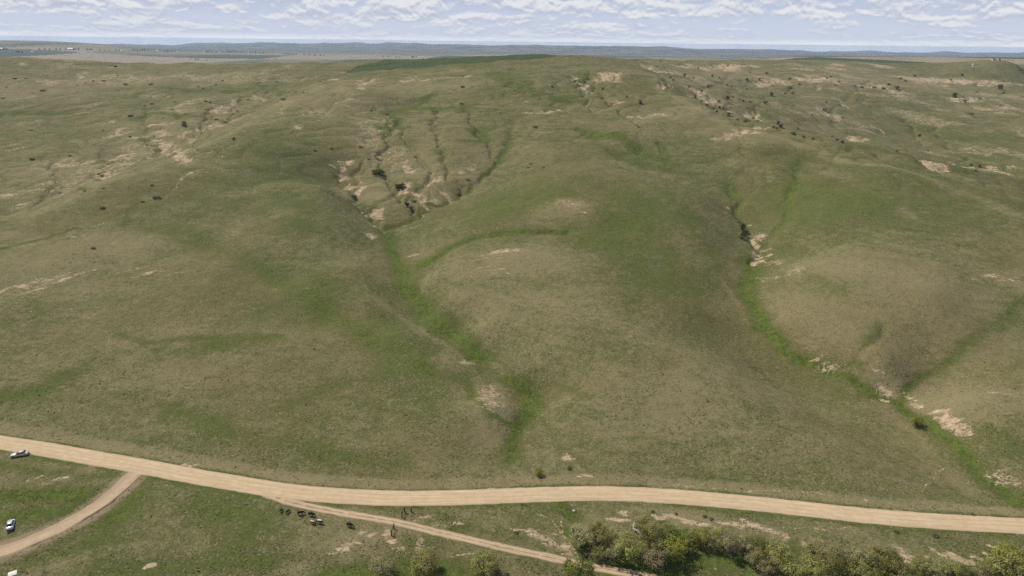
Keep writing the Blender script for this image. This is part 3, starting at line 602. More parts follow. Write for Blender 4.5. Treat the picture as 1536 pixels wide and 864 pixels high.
def simple(name, col, rough=.6, spec=.3, metal=0.0, vary=0.0, scale=8):
    m, t, out = nt(name); g = G(t)
    c = col
    if vary:
        P_ = g.n('ShaderNodeTexCoord').outputs['Object']
        nz_ = g.noise(P_, scale, 4, .6)
        c = g.mix(g.ramp(nz_, .3, .7), tuple(v * (1 - vary) for v in col), tuple(min(v * (1 + vary), 1) for v in col))
    b = principled(g, out, c, rough, spec); b.inputs['Metallic'].default_value = metal
    return m
def road_material(name, a, b, tracks):
    m, t, out = nt(name); g = G(t)
    P_ = g.n('ShaderNodeNewGeometry').outputs['Position']
    uv = g.n('ShaderNodeAttribute', attribute_name='across').outputs['Fac']
    along = g.n('ShaderNodeAttribute', attribute_name='along').outputs['Fac']
    cx = g.n('ShaderNodeCombineXYZ'); g.l(g.math('MULTIPLY', uv, 1.0), cx.inputs[0]); g.l(g.math('MULTIPLY', along, .035), cx.inputs[1])
    st = g.noise(cx.outputs[0], 2.2, 5, .6)
    n1 = g.noise(P_, .5, 5, .65); n2 = g.noise(P_, 4, 3, .6)
    f = g.math('ADD', g.math('MULTIPLY', st, .8), g.math('MULTIPLY', n1, .5))
    col = g.mix(g.ramp(f, .48, .82), a, b)
    col = g.mix(g.math('MULTIPLY', g.ramp(n2, .55, .75), .25), col, tuple(v * .7 for v in a))
    au = g.math('ABSOLUTE', uv)
    if tracks == 'main':
        wv = g.math('ADD', uv, g.math('MULTIPLY', g.math('SUBTRACT', g.noise(cx.outputs[0], .5, 2, .5), .5), 1.2))
        band = g.ramp(g.math('SINE', g.math('MULTIPLY', wv, 3.4)), -.2, .9)
        col = g.mix(g.math('MULTIPLY', band, .22), col, tuple(v * .78 for v in a))
        ed = g.ramp(g.math('ADD', au, g.math('MULTIPLY', g.math('SUBTRACT', n1, .5), 1.2)), 3.0, 3.9)
        col = g.mix(g.math('MULTIPLY', ed, .55), col, (.26, .20, .12))
    if tracks == 'lane':          # grass and dirt ridge between the ruts
        mid = g.ramp(g.math('ADD', au, g.math('MULTIPLY', g.math('SUBTRACT', n1, .5), .9)), .02, .26, 1, 0)
        col = g.mix(g.math('MULTIPLY', mid, .75), col, (.17, .125, .07))
        ed = g.ramp(g.math('ADD', au, g.math('MULTIPLY', g.math('SUBTRACT', n1, .5), 1.4)), 1.0, 1.6)
        col = g.mix(g.math('MULTIPLY', ed, .8), col, (.13, .115, .055))
    elif tracks == 'side':
        ed = g.ramp(g.math('ADD', uv, g.math('MULTIPLY', g.math('SUBTRACT', n1, .5), 1.8)), .2, 2.4, 0, 1)
        col = g.mix(g.math('MULTIPLY', ed, .6), col, (.27, .185, .125))
    bp = g.n('ShaderNodeBump'); bp.inputs['Strength'].default_value = .3; bp.inputs['Distance'].default_value = .08; g.l(g.math('ADD', st, n2), bp.inputs['Height'])
    principled(g, out, col, .95, .05, bp.outputs[0])
    return m

# ------------------------------------------------------------------ mesh helpers
def mesh_from(name, V, Fc, mat=None, smooth_=False, attrs=None):
    """V (n,3) array; Fc list of index arrays, all quads or all tris given as 2-D array, or list of faces"""
    me = bpy.data.meshes.new(name)
    if isinstance(Fc, np.ndarray):
        nF, k_ = Fc.shape
        me.vertices.add(len(V)); me.vertices.foreach_set('co', np.ascontiguousarray(V, np.float32).ravel())
        me.loops.add(nF * k_); me.loops.foreach_set('vertex_index', np.ascontiguousarray(Fc, np.int32).ravel())
        me.polygons.add(nF); me.polygons.foreach_set('loop_start', np.arange(0, nF * k_, k_, dtype=np.int32))
        me.update(calc_edges=True)
    else:
        me.from_pydata([tuple(v) for v in V], [], [tuple(f) for f in Fc]); me.update()
    if smooth_: me.polygons.foreach_set('use_smooth', np.ones(len(me.polygons), bool))
    for an, av in (attrs or {}).items():
        av = np.asarray(av, np.float32)
        if av.ndim == 1:
            a = me.attributes.new(an, 'FLOAT', 'POINT'); a.data.foreach_set('value', av)
        else:
            a = me.attributes.new(an, 'FLOAT_COLOR', 'POINT'); a.data.foreach_set('color', np.concatenate([av, np.ones((len(av), 1), np.float32)], 1).ravel())
    if mat: me.materials.append(mat)
    return me
def obj(name, me, parent=None, loc=None):
    o = bpy.data.objects.new(name, me); COL.objects.link(o)
    if parent: o.parent = parent
    if loc is not None: o.location = loc
    return o
def thing(name, label, cat, loc=(0, 0, 0), rz=0.0, group=None):
    o = bpy.data.objects.new(name, None); COL.objects.link(o); o.location = loc; o.rotation_euler = (0, 0, rz); o.empty_display_size = .3
    o['label'] = label; o['category'] = cat
    if group: o['group'] = group
    return o
def dup(root, loc, rz=0.0, sc=(1, 1, 1), label=None, group=None):
    c = root.copy(); COL.objects.link(c); c.location = loc; c.rotation_euler = (0, 0, rz); c.scale = sc
    if label: c['label'] = label
    if group: c['group'] = group
    for ch in root.children:
        d = ch.copy(); COL.objects.link(d); d.parent = c
        for gch in ch.children:
            e = gch.copy(); COL.objects.link(e); e.parent = d
    return c
class MB:
    def __init__(s): s.v = []; s.f = []
    def add(s, v, f):
        o = len(s.v); s.v += [tuple(a) for a in v]; s.f += [tuple(i + o for i in q) for q in f]
    def box(s, x0, x1, y0, y1, z0, z1):
        s.add([(x0,y0,z0),(x1,y0,z0),(x1,y1,z0),(x0,y1,z0),(x0,y0,z1),(x1,y0,z1),(x1,y1,z1),(x0,y1,z1)],
              [(3,2,1,0),(4,5,6,7),(0,1,5,4),(1,2,6,5),(2,3,7,6),(3,0,4,7)])
    def tube(s, pts_, rad, k_=6):
        pts_ = [np.array(p, float) for p in pts_]; rings = []
        for i, p in enumerate(pts_):
            d = pts_[min(i + 1, len(pts_) - 1)] - pts_[max(i - 1, 0)]; d /= np.linalg.norm(d) + 1e-9
            a = np.cross(d, (0, 0, 1) if abs(d[2]) < .9 else (1, 0, 0)); a /= np.linalg.norm(a); b = np.cross(d, a)
            r = rad[i] if isinstance(rad, (list, tuple)) else rad
            rings.append([p + r * (math.cos(2 * PI * j / k_) * a + math.sin(2 * PI * j / k_) * b) for j in range(k_)])
        v = [q for rg in rings for q in rg]; f = []
        for i in range(len(rings) - 1):
            for j in range(k_):
                f.append((i * k_ + j, i * k_ + (j + 1) % k_, (i + 1) * k_ + (j + 1) % k_, (i + 1) * k_ + j))
        f.append(tuple(range(k_ - 1, -1, -1))); f.append(tuple((len(rings) - 1) * k_ + j for j in range(k_)))
        s.add(v, f)
    def loft(s, rings, cap=True):
        k_ = len(rings[0]); v = [q for rg in rings for q in rg]; f = []
        for i in range(len(rings) - 1):
            for j in range(k_):
                f.append((i * k_ + j, i * k_ + (j + 1) % k_, (i + 1) * k_ + (j + 1) % k_, (i + 1) * k_ + j))
        if cap: f.append(tuple(range(k_ - 1, -1, -1))); f.append(tuple((len(rings) - 1) * k_ + j for j in range(k_)))
        s.add(v, f)
    def build(s, name, mat, parent=None, smooth_=False, bevel=0.0):
        me = mesh_from(name, s.v, s.f, mat, smooth_)
        o = obj(name, me, parent)
        if bevel:
            md = o.modifiers.new('bevel', 'BEVEL'); md.width = bevel; md.segments = 2; md.limit_method = 'ANGLE'
        return o

# ------------------------------------------------------------------ the ground sheet
V = np.stack([X, Y, Z], -1).reshape(-1, 3)
ii, jj = np.meshgrid(np.arange(NR - 1), np.arange(NT - 1), indexing='ij')
a = (ii * NT + jj).ravel()
quads = np.stack([a, a + 1, a + NT + 1, a + NT], 1)[:, ::-1]
gm = ground_material()
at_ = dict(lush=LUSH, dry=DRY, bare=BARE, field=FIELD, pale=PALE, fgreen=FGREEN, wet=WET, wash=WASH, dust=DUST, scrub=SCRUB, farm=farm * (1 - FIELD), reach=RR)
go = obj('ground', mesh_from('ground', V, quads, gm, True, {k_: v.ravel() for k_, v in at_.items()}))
go['kind'] = 'structure'; go['label'] = 'rolling prairie hills of olive and straw grass cut by green draws'

# ------------------------------------------------------------------ roads
def ribbon(name, c, hw, mat, crown, label, raggedness=.25, skip=0):
    t = np.gradient(c[:, :2], axis=0); t /= np.linalg.norm(t, axis=1)[:, None] + 1e-9
    nrm = np.stack([t[:, 1], -t[:, 0]], 1)
    sd = np.concatenate([[0], np.cumsum(np.linalg.norm(np.diff(c[:, :2], axis=0), axis=1))])
    prof = [(-1.0, -.10), (-.94, -.01), (-.6, crown * .7), (0, crown), (.6, crown * .7), (.94, -.01), (1.0, -.10)]
    V_, U_, A_ = [], [], []
    for i in range(len(c)):
        for k_, (u, h) in enumerate(prof):
            w = hw
            if abs(u) > .9: w = hw + raggedness * (float(perlin(np.array([sd[i] / 3.1]), np.array([u * 7.3]), 55)[0]) + .6 * float(perlin(np.array([sd[i] / 1.1]), np.array([u * 3.3]), 56)[0]))
            V_.append((c[i, 0] + nrm[i, 0] * u * w, c[i, 1] + nrm[i, 1] * u * w, c[i, 2] + h)); U_.append(u * hw); A_.append(sd[i])
    k_ = len(prof); f = []
    for i in range(len(c) - 1):
        for j in range(k_ - 1): f.append((i * k_ + j, i * k_ + j + 1, (i + 1) * k_ + j + 1, (i + 1) * k_ + j))
    o = obj(name, mesh_from(name, np.array(V_), np.array(f), mat, True, {'across': np.array(U_), 'along': np.array(A_)}))
    o['kind'] = 'structure'; o['label'] = label
    return o
ribbon('road', main_c, 3.7, road_material('gravel', (.42, .305, .180), (.53, .400, .250), 'main'), .08, 'wide pale gravel road running across the foot of the hills', .2)
lc = lane_c.copy()
ribbon('path', lc, 1.65, road_material('lane_dirt', (.37, .27, .16), (.48, .355, .225), 'lane'), .03, 'narrow two-rut dirt lane leaving the gravel road to the lower right', .3)
ribbon('track', side_c, 2.7, road_material('track_dirt', (.35, .255, .155), (.47, .35, .225), 'side'), .02, 'dirt track curving from the gravel road to the lower left', .45)

# ------------------------------------------------------------------ grass tufts and low scrub (nobody could count them)
def tufts(name, N, rmin, rmax, size, hgt, pick, colour, label, seed, blades=4):
    rg = np.random.default_rng(seed)
    t = rg.uniform(-math.radians(46), math.radians(46), N); r = np.exp(rg.uniform(math.log(rmin), math.log(rmax), N))
    fi = np.interp(t, TH, np.arange(NT)).astype(int).clip(0, NT - 2); fr = np.interp(r, R, np.arange(NR)).astype(int).clip(0, NR - 2)
    keep = pick(fr, fi, rg.random(N), r * np.sin(t), r * np.cos(t))
    t, r, fi, fr = t[keep], r[keep], fi[keep], fr[keep]
    x = r * np.sin(t); y = r * np.cos(t); n_ = len(x)
    aa = (t - TH[fi]) / (TH[fi + 1] - TH[fi]); bb = (r - R[fr]) / (R[fr + 1] - R[fr])
    z = (Z[fr, fi] * (1 - aa) + Z[fr, fi + 1] * aa) * (1 - bb) + (Z[fr + 1, fi] * (1 - aa) + Z[fr + 1, fi + 1] * aa) * bb
    sc = rg.uniform(.6, 1.5, n_) * size; hh = rg.uniform(.5, 1.4, n_) * hgt
    cc = colour(fr, fi, rg)
    Vs, Cs = [], []
    for b_ in range(blades):
        ph = rg.uniform(0, 2 * PI, n_); lean = rg.uniform(.2, .75, n_)
        dx, dy = np.cos(ph), np.sin(ph)
        w = sc * .38
        p0 = np.stack([x - dy * w, y + dx * w, z - .08], 1); p1 = np.stack([x + dy * w, y - dx * w, z - .08], 1)
        top = np.stack([x + dx * lean * sc + dy * w * .4, y + dy * lean * sc - dx * w * .4, z + hh], 1)
        to2 = np.stack([x + dx * lean * sc - dy * w * .4, y + dy * lean * sc + dx * w * .4, z + hh * .9], 1)
        q_ = np.stack([p0, p1, top, to2], 1); nz_ = np.cross(p1 - p0, to2 - p0)[:, 2] < 0; q_[nz_] = q_[nz_][:, ::-1]
        Vs.append(q_); Cs.append(np.repeat(cc[:, None], 4, 1))
    Vv = np.concatenate(Vs).reshape(-1, 3); Cv = np.concatenate(Cs).reshape(-1, 3)
    m, tr, out = nt(name + '_leaf'); g = G(tr)
    cn = g.n('ShaderNodeAttribute', attribute_name='tint').outputs['Color']
    df = g.n('ShaderNodeBsdfDiffuse'); g.l(cn, df.inputs[0]); tl_ = g.n('ShaderNodeBsdfTranslucent'); g.l(cn, tl_.inputs[0])
    mx = g.n('ShaderNodeMixShader'); mx.inputs[0].default_value = .3; g.l(df.outputs[0], mx.inputs[1]); g.l(tl_.outputs[0], mx.inputs[2]); g.l(mx.outputs[0], out.inputs[0])
    me = mesh_from(name, Vv, np.arange(len(Vv)).reshape(-1, 4), m, True, {'tint': Cv})
    nv = rg.normal(0, .16, (len(Vv), 3)) + np.array([0, -.05, 1]); nv /= np.linalg.norm(nv, axis=1)[:, None]
    me.normals_split_custom_set_from_vertices(nv.tolist())
    o = obj(name, me)
    o['kind'] = 'stuff'; o['label'] = label
    return o
ROADM = np.full(Z.shape, 99.0)
ROADM[sel_m] = np.minimum(ROADM[sel_m], dist_m - 3.9); ROADM[sel_l] = np.minimum(ROADM[sel_l], dist_l - 1.9); ROADM[sel_s] = np.minimum(ROADM[sel_s], dist_s - 3.2)
def grass_pick(fr, fi, u, x, y): return (ROADM[fr, fi] > 0) & (u < (1 - .75 * BARE[fr, fi]) * np.clip(.45 + 1.3 * perlin(x / 17, y / 17, 78) + .9 * perlin(x / 5, y / 5, 79), .05, 1))
def grass_col(fr, fi, rg):
    l = np.clip(LUSH[fr, fi] - .6 * DRY[fr, fi] + rg.normal(0, .28, len(fr)), 0, 1)[:, None]
    c = (1 - l) * np.array([.245, .200, .105]) + l * np.array([.095, .120, .028])
    pale_ = (rg.random(len(fr)) < .10)[:, None]
    c = np.where(pale_, np.array([.34, .28, .17]), c)
    return c * rg.uniform(.75, 1.15, (len(fr), 1)) * .88
tufts('grass', 90000, 135, 420, .40, .11, grass_pick, grass_col, 'tufts of prairie grass over the near slopes and the valley floor', 5)
def scrub_pick(fr, fi, u, x, y): return (ROADM[fr, fi] > .5) & (u < .004 + .7 * SCRUB[fr, fi] ** 2 * np.clip(.35 + 1.2 * perlin(x / 9, y / 9, 77), 0, 1))
def scrub_col(fr, fi, rg): return np.array([.060, .066, .028]) * rg.uniform(.7, 1.5, (len(fr), 1)) + np.array([.02, .012, .004]) * rg.random((len(fr), 1))
tufts('undergrowth', 22000, 150, 460, .45, .26, scrub_pick, scrub_col, 'low dark sagebrush freckling the lower slopes', 6, 6)

# ------------------------------------------------------------------ trees and shrubs
def leaf_material(name, trans=.48):
    m, tr, out = nt(name); g = G(tr)
    cn = g.n('ShaderNodeAttribute', attribute_name='tint').outputs['Color']
    oi = g.n('ShaderNodeObjectInfo').outputs['Random']
    hs = g.n('ShaderNodeHueSaturation'); g.l(cn, hs.inputs['Color']); g.l(g.math('MULTIPLY_ADD', oi, .03, .485), hs.inputs['Hue']); g.l(g.math('MULTIPLY_ADD', oi, .35, .83), hs.inputs['Value'])
    df = g.n('ShaderNodeBsdfDiffuse'); g.l(hs.outputs[0], df.inputs[0]); tl_ = g.n('ShaderNodeBsdfTranslucent'); g.l(hs.outputs[0], tl_.inputs[0])
    mx = g.n('ShaderNodeMixShader'); mx.inputs[0].default_value = trans; g.l(df.outputs[0], mx.inputs[1]); g.l(tl_.outputs[0], mx.inputs[2]); g.l(mx.outputs[0], out.inputs[0])
    return m
LEAF = leaf_material('foliage')
BARK = simple('bark', (.11, .085, .065), .95, .05, 0, .35, 5)
PALEBARK = simple('pale_bark', (.30, .27, .25), .95, .05, 0, .3, 5)
def plant_meshes(seed, W_, H_, stems, clumps, per, leaf, cols, twig=0.0, low=.12, flat=1.0, bark=BARK):
    """trunk mesh with limbs, and a crown of leaf-sized faces gathered in clumps along the limbs"""
    rg = np.random.default_rng(seed)
    tb = MB(); tips = []
    for s_ in range(stems):
        a_ = 2 * PI * s_ / stems + rg.uniform(-.4, .4); sp = rg.uniform(.25, .8) * W_ * .42 if stems > 1 else W_ * .06
        hh = H_ * rg.uniform(.6, .9); rad = .035 * H_ * (1.3 if stems == 1 else .8)
        p0 = np.array([math.cos(a_) * .05 * W_, math.sin(a_) * .05 * W_, -.15 * H_]); p3 = np.array([math.cos(a_) * sp, math.sin(a_) * sp, hh])
        p1 = p0 + np.array([math.cos(a_) * sp * .25, math.sin(a_) * sp * .25, .15 * H_ + hh * .3]); p2 = p0 + np.array([math.cos(a_) * sp * .6, math.sin(a_) * sp * .6, .15 * H_ + hh * .62])
        tb.tube([p0, p1, p2, p3], [rad, rad * .75, rad * .5, rad * .15], 6)
        tips.append(p3)
        for q in range(4):
            st = p1 + (p2 - p1) * rg.random() if q % 2 else p2 + (p3 - p2) * rg.random() * .7
            b_ = a_ + rg.uniform(-1.6, 1.6); ln = W_ * rg.uniform(.18, .38)
            en = st + np.array([math.cos(b_) * ln, math.sin(b_) * ln, ln * rg.uniform(.2, .9)])
            mdp = (st + en) / 2 + np.array([0, 0, .04 * H_])
            tb.tube([st, mdp, en], [rad * .4, rad * .26, rad * .08], 5); tips.append(en)
    cen = []
    for q in range(clumps):
        if q < len(tips) * 1.2: c = tips[q % len(tips)] + rg.normal(0, .05 * W_, 3)
        else:
            th = rg.uniform(0, 2 * PI); u = rg.random() ** .5; zz = rg.random()
            lim = math.sqrt(max(0, 1 - (zz * 1.05 - .35) ** 2 / .55))
            c = np.array([math.cos(th) * u * W_ * .5 * lim, math.sin(th) * u * W_ * .5 * lim, H_ * (low + (1 - low) * zz)])
        c[2] = min(max(c[2], low * H_), H_); rr_ = math.hypot(c[0], c[1])
        if rr_ > W_ * .42: c[:2] *= W_ * .42 / rr_
        cen.append(c)
    cen = np.array(cen)
    Vs, Cs = [], []
    cols = np.array(cols)
    for c in cen:
        m_ = int(per * rg.uniform(.5, 1.5)); rc = W_ * rg.uniform(.07, .15)
        p = c + rg.normal(0, .62, (m_, 3)) * rc * np.array([1, 1, .75 * flat])
        p[:, 2] = np.clip(p[:, 2], .02 * H_, H_ * 1.06)
        base_c = cols[rg.integers(len(cols))] * rg.uniform(.8, 1.2)
        nn = (p - c) / (rc + 1e-9) * .6 + (p - np.array([0, 0, .25 * H_])) / (.5 * W_) * .8 + np.array([0, 0, .5]) + rg.normal(0, .45, (m_, 3)); nn /= np.linalg.norm(nn, axis=1)[:, None] + 1e-9
        d1 = np.cross(nn, rg.normal(0, 1, (m_, 3))); d1 /= np.linalg.norm(d1, axis=1)[:, None] + 1e-9
        d2 = np.cross(nn, d1)
        sz = leaf * rg.uniform(.6, 1.4, (m_, 1))
        tw = (rg.random((m_, 1)) < twig)
        out_ = p - np.array([0, 0, .2 * H_]); out_ /= np.linalg.norm(out_, axis=1)[:, None] + 1e-9
        d1 = np.where(tw, out_ + .5 * d1, d1)
        L1 = np.where(tw, sz * 3.2, sz); L2 = np.where(tw, sz * .14, sz * .62)
        q4 = np.stack([p - d1 * L1 * .5 - d2 * L2 * .3, p - d2 * L2 * .5 + d1 * L1 * .05, p + d1 * L1 * .5, p + d2 * L2 * .5], 1)
        Vs.append(q4)
        cl = base_c * rg.uniform(.8, 1.22, (m_, 1))
        cl = np.where(tw, np.array([.30, .245, .175]) * rg.uniform(.7, 1.3, (m_, 1)), cl)
        Cs.append(np.repeat(cl[:, None], 4, 1))
    Vv = np.concatenate(Vs).reshape(-1, 3); Cv = np.concatenate(Cs).reshape(-1, 3)
    crown = mesh_from('crown', Vv, np.arange(len(Vv)).reshape(-1, 4), LEAF, False, {'tint': Cv})
    trunk = mesh_from('trunk', tb.v, tb.f, bark, True)
    return trunk, crown
OLIVE = [(.31, .315, .085), (.35, .34, .11), (.26, .28, .068), (.37, .335, .14)]
GREEN = [(.185, .215, .043), (.225, .24, .056), (.155, .19, .04)]
YEL = [(.29, .275, .055), (.32, .29, .07), (.25, .255, .05)]
GREY = [(.37, .345, .15), (.33, .325, .12), (.39, .345, .185)]
DARK = [(.085, .098, .042), (.10, .112, .05), (.07, .086, .04), (.125, .125, .06)]
KIND = {}
for kname, cols, twig, bk, seeds in [('olive', OLIVE, .12, BARK, (1, 2, 3)), ('green', GREEN, .05, BARK, (4, 5)), ('yellow', YEL, .05, BARK, (6, 7)), ('grey', GREY, .25, PALEBARK, (8, 9, 10))]:
    KIND[kname] = [plant_meshes(100 + s_, 1.0, .82, 5, 50 if kname != 'grey' else 44, 52, .05, cols, twig, .14, 1, bk) for s_ in seeds]
KIND['dark'] = [plant_meshes(200 + s_, 1.0, .9, 2, 46, 40, .07, DARK, 0, .08) for s_ in (1, 2, 3)]
KIND['mat'] = [plant_meshes(220 + s_, 1.0, .30, 4, 60, 50, .05, [(.095, .11, .02), (.12, .12, .026)], 0, .1, .5) for s_ in (1,)]
KIND['brush'] = [plant_meshes(230 + s_, 1.0, .55, 4, 40, 40, .07, [(.185, .17, .085), (.215, .185, .105), (.15, .15, .07)], .2, .1) for s_ in (1, 2)]
KIND['broad'] = [plant_meshes(240 + s_, .8, 1.0, 1, 44, 30, .085, [(.04, .055, .022), (.05, .065, .026)], 0, .18) for s_ in (1, 2)]
def plant(name, kind, px, py, wpx, label, cat, group=None, hs=1.0, k=None, sink=.0):
    x, y, z = at(px, py)
    sl = math.sqrt(x * x + y * y + (ZC - z) ** 2)
    w = wpx * sl / F * (.8 if kind == 'dark' else .85 if kind == 'brush' else 1)
    tr, cr = KIND[kind][(k if k is not None else random.randrange(99)) % len(KIND[kind])]
    o = thing(name, label, cat, (x, y, zat(x, y) - sink * w), random.uniform(0, 6.28), group)
    o.scale = (w * random.uniform(.92, 1.08), w * random.uniform(.92, 1.08), w * hs * random.uniform(.9, 1.1))
    obj('trunk', tr, o); obj('crown', cr, o)
    return o
ORD = ['first', 'second', 'third', 'fourth', 'fifth', 'sixth', 'seventh', 'eighth', 'ninth', 'tenth', 'eleventh', 'twelfth', 'thirteenth', 'fourteenth', 'fifteenth', 'sixteenth', 'seventeenth', 'eighteenth', 'nineteenth', 'twentieth']
def nth(i): 
    if i < 20: return ORD[i]
    tens = ['twenty', 'thirty', 'forty', 'fifty', 'sixty'][(i + 1) // 10 - 2]; u = (i + 1) % 10
    return (tens[:-1] + 'ieth') if u == 0 else tens + '-' + ORD[u - 1]

# creek thicket: (bearing/slope of the foot, width, kind)
THICKET = [
 (873,817,38,'grey'),(893,808,32,'yellow'),(908,820,32,'olive'),(897,839,22,'olive'),(916,838,28,'grey'),(941,838,44,'olive'),(936,846,14,'green'),(967,795,30,'olive'),(976,820,36,'olive'),(962,832,20,'grey'),
 (981,853,36,'grey'),(992,836,32,'olive'),(1000,812,30,'green'),(1010,836,36,'yellow'),(1013,818,30,'green'),(1028,818,32,'green'),(1031,829,18,'olive'),(1051,815,28,'yellow'),(1083,812,30,'olive'),(1069,822,26,'grey'),
 (1093,828,30,'grey'),(1116,824,26,'grey'),(1137,828,28,'green'),(1142,848,34,'olive'),(1127,846,20,'grey'),(1167,843,34,'olive'),(1160,820,16,'grey'),(1174,858,32,'olive'),(1146,861,26,'grey'),(1189,861,18,'yellow'),
 (1216,874,42,'olive'),(1231,858,50,'olive'),(1258,846,30,'grey'),(1247,868,34,'olive'),(1271,850,30,'olive'),(1290,852,32,'grey'),(1321,852,34,'olive'),(1306,866,32,'olive'),(1337,860,34,'olive'),(1380,858,26,'olive'),
 (1401,869,28,'grey'),(1421,868,32,'olive'),(1440,868,24,'green'),(1464,870,30,'grey'),(1510,850,36,'yellow'),(1503,870,38,'olive'),(1524,872,34,'olive'),(1534,852,26,'yellow'),(1285,872,34,'olive'),(1350,876,30,'olive'),
 (1190,878,34,'olive'),(1365,872,26,'green'),(1478,866,22,'olive'),
]
CN = {'olive': ('olive green willow', 'olive green'), 'green': ('fresh green willow', 'fresh green'), 'yellow': ('yellow-green willow', 'yellow-green'), 'grey': ('half bare grey-brown willow', 'grey-brown')}
cnt = {}
for px, py, w, kd in sorted(THICKET):
    i = cnt.get(kd, 0); cnt[kd] = i + 1
    lab = '%s in the creek thicket, %s %s one from the left' % (CN[kd][0], nth(i), CN[kd][1])
    plant('willow_tree', kd, px, py, w, lab, 'tree', 'willows of the creek thicket', hs=random.uniform(.85, 1.05))
for px, py, w, kd, lab in [
 (575,864,36,'grey','grey-stemmed half bare willow on the green bank, leftmost of the four loose trees'),
 (637,862,44,'olive','pale olive willow standing alone on the green creek bank below the fence brace'),
 (729,862,42,'olive','rounded olive willow standing alone between the pale willow and the dirt lane'),
 (868,872,46,'green','leafy green willow at the edge of the dirt lane, near side'),
 (1374,639,17,'yellow','lone scraggly tree growing in the green draw, right part of the hillside'),
 (808,713,14,'yellow','small yellow-topped bush alone on the slope just above the gravel road')]:
    plant('willow_tree' if py > 720 else ('lone_tree' if w > 20 else 'bush'), kd, px, py, w, lab, 'tree' if w > 15 else 'bush', hs=1.0)
# shrubs of the gullies and slopes
for nm, kd, px, py, w, lab in [
 ('shrub_mat','mat',567,261,20,'wide olive shrub mat on the slope between the eroded gully forks'),
 ('shrub_mat','mat',601,282,16,'smaller olive shrub mat just above the bare gully bank'),
 ('juniper','dark',532,299,11,'round dark shrub at the foot of the pale cut bank'),
 ('juniper','dark',610,309,10,'left one of two dark shrubs deep in the central gully'),
 ('juniper','dark',617,316,11,'right one of two dark shrubs deep in the central gully'),
 ('shrub','brush',621,303,11,'grey-green shrub beside the two dark shrubs in the central gully'),
 ('juniper','dark',277,189,9,'dark juniper in the middle of the left badlands hollow'),
 ('juniper','dark',351,210,6,'small dark juniper on the crest of the left spur'),
 ('shrub','brush',235,297,11,'wide low dark shrub on the open left spur, larger of a pair'),
 ('shrub','brush',214,303,6,'tiny dark shrub left of the wide one on the open left spur'),
 ('shrub','brush',154,313,9,'low dark shrub on the brow of the left spur'),
 ('shrub','brush',140,373,7,'grey shrub on the dry tan knob of the left spur'),
 ('shrub','brush',425,150,10,'grey-green shrub at the rim of the left hollow'),
 ('shrub','brush',65,137,9,'green shrub alone on the far left slope'),
 ('juniper','dark',1113,344,12,'topmost dark shrub in the right draw above the pale washout'),
 ('juniper','dark',1116,352,10,'middle dark shrub in the right draw above the pale washout'),
 ('juniper','dark',1113,358,11,'lowest dark shrub in the right draw above the pale washout'),
 ('shrub','brush',1109,334,7,'small twiggy shrub at the head of the washout shrubs'),
 ('juniper','dark',960,156,8,'dark juniper alone on the central ridge shoulder'),
 ('juniper','dark',828,131,5,'small dark shrub on the green slope under the hilltop'),
 ('juniper','dark',904,135,5,'small dark shrub below the bare knob right of the hilltop'),
 ('juniper','dark',940,147,5,'small dark shrub left of the pale outcrop on the central ridge'),
 ('shrub','brush',694,131,9,'low dark shrub on the upper slope left of the hilltop'),
 ('shrub','brush',692,156,7,'low dark shrub above the green seep on the upper slope'),
 ('shrub','brush',803,191,9,'low dark shrub pair on the brow of the central spur, upper'),
 ('shrub','brush',796,246,6,'small dark shrub on the central spur, highest of three'),
 ('shrub','brush',815,252,6,'small dark shrub on the central spur, right of three'),
 ('shrub','brush',792,252,5,'small dark shrub on the central spur, lowest of three'),
 ('shrub','brush',862,122,6,'dark shrub beside the small rock outcrop under the hilltop'),
 ('shrub','brush',541,221,7,'dark shrub above the left gully fork, left of two'),
 ('shrub','brush',566,239,8,'dark shrub above the left gully fork, right of two'),
 ('shrub','brush',553,239,6,'small dark shrub tucked between the gully fork shrubs'),
 ('shrub','brush',580,172,8,'low brown-green shrub on the upper bowl slope'),
 ('shrub','brush',557,166,5,'small dark shrub at the left of the upper bowl'),
 ('shrub','brush',688,292,8,'dark shrub on the bank of the right gully fork'),
 ('shrub','brush',702,270,7,'grey shrub above the right gully fork'),
 ('shrub','brush',1057,775,7,'small dark shrub on the bare bank below the road, left of two'),
 ('shrub','brush',1067,779,8,'small dark shrub on the bare bank below the road, right of two'),
 ('shrub','brush',979,768,6,'small dark shrub on the dry verge above the thicket'),
 ('shrub','brush',1014,771,6,'tiny dark shrub on the dry verge left of the bare bank'),
 ('shrub','brush',1403,804,9,'dark green shrub on the verge below the road, lower right'),
 ('shrub','brush',1344,798,7,'small green shrub below the road, left of the dark verge shrub'),
 ('shrub','brush',1459,772,6,'small dark shrub on the upper verge of the road, lower right'),
 ('shrub','brush',854,703,9,'dark green shrub right of the yellow-topped bush above the road'),
 ('shrub','brush',774,799,7,'dark shrub at the end of the foot trail below the lane'),
 ('shrub','brush',783,757,5,'tiny shrub on the verge just below the road, left of two'),
 ('shrub','brush',789,758,5,'tiny shrub on the verge just below the road, right of two'),
 ('shrub','brush',172,101,9,'green shrub beside the pale scrape on the far left skyline'),
 ('shrub','brush',1456,172,9,'dark shrub pair on the right grassland by the faint trail'),
 ('juniper','dark',1379,205,5,'small dark bush alone on the wide right grassland'),
 ('juniper','dark',1500,134,9,'round dark juniper on the far right slope'),
 ('juniper','dark',1431,146,9,'dark juniper at the left end of the small far right outcrop')]:
    plant(nm, kd, px, py, w, lab, 'shrub', hs=.9 if kd == 'dark' else (.5 if kd == 'brush' else 1))
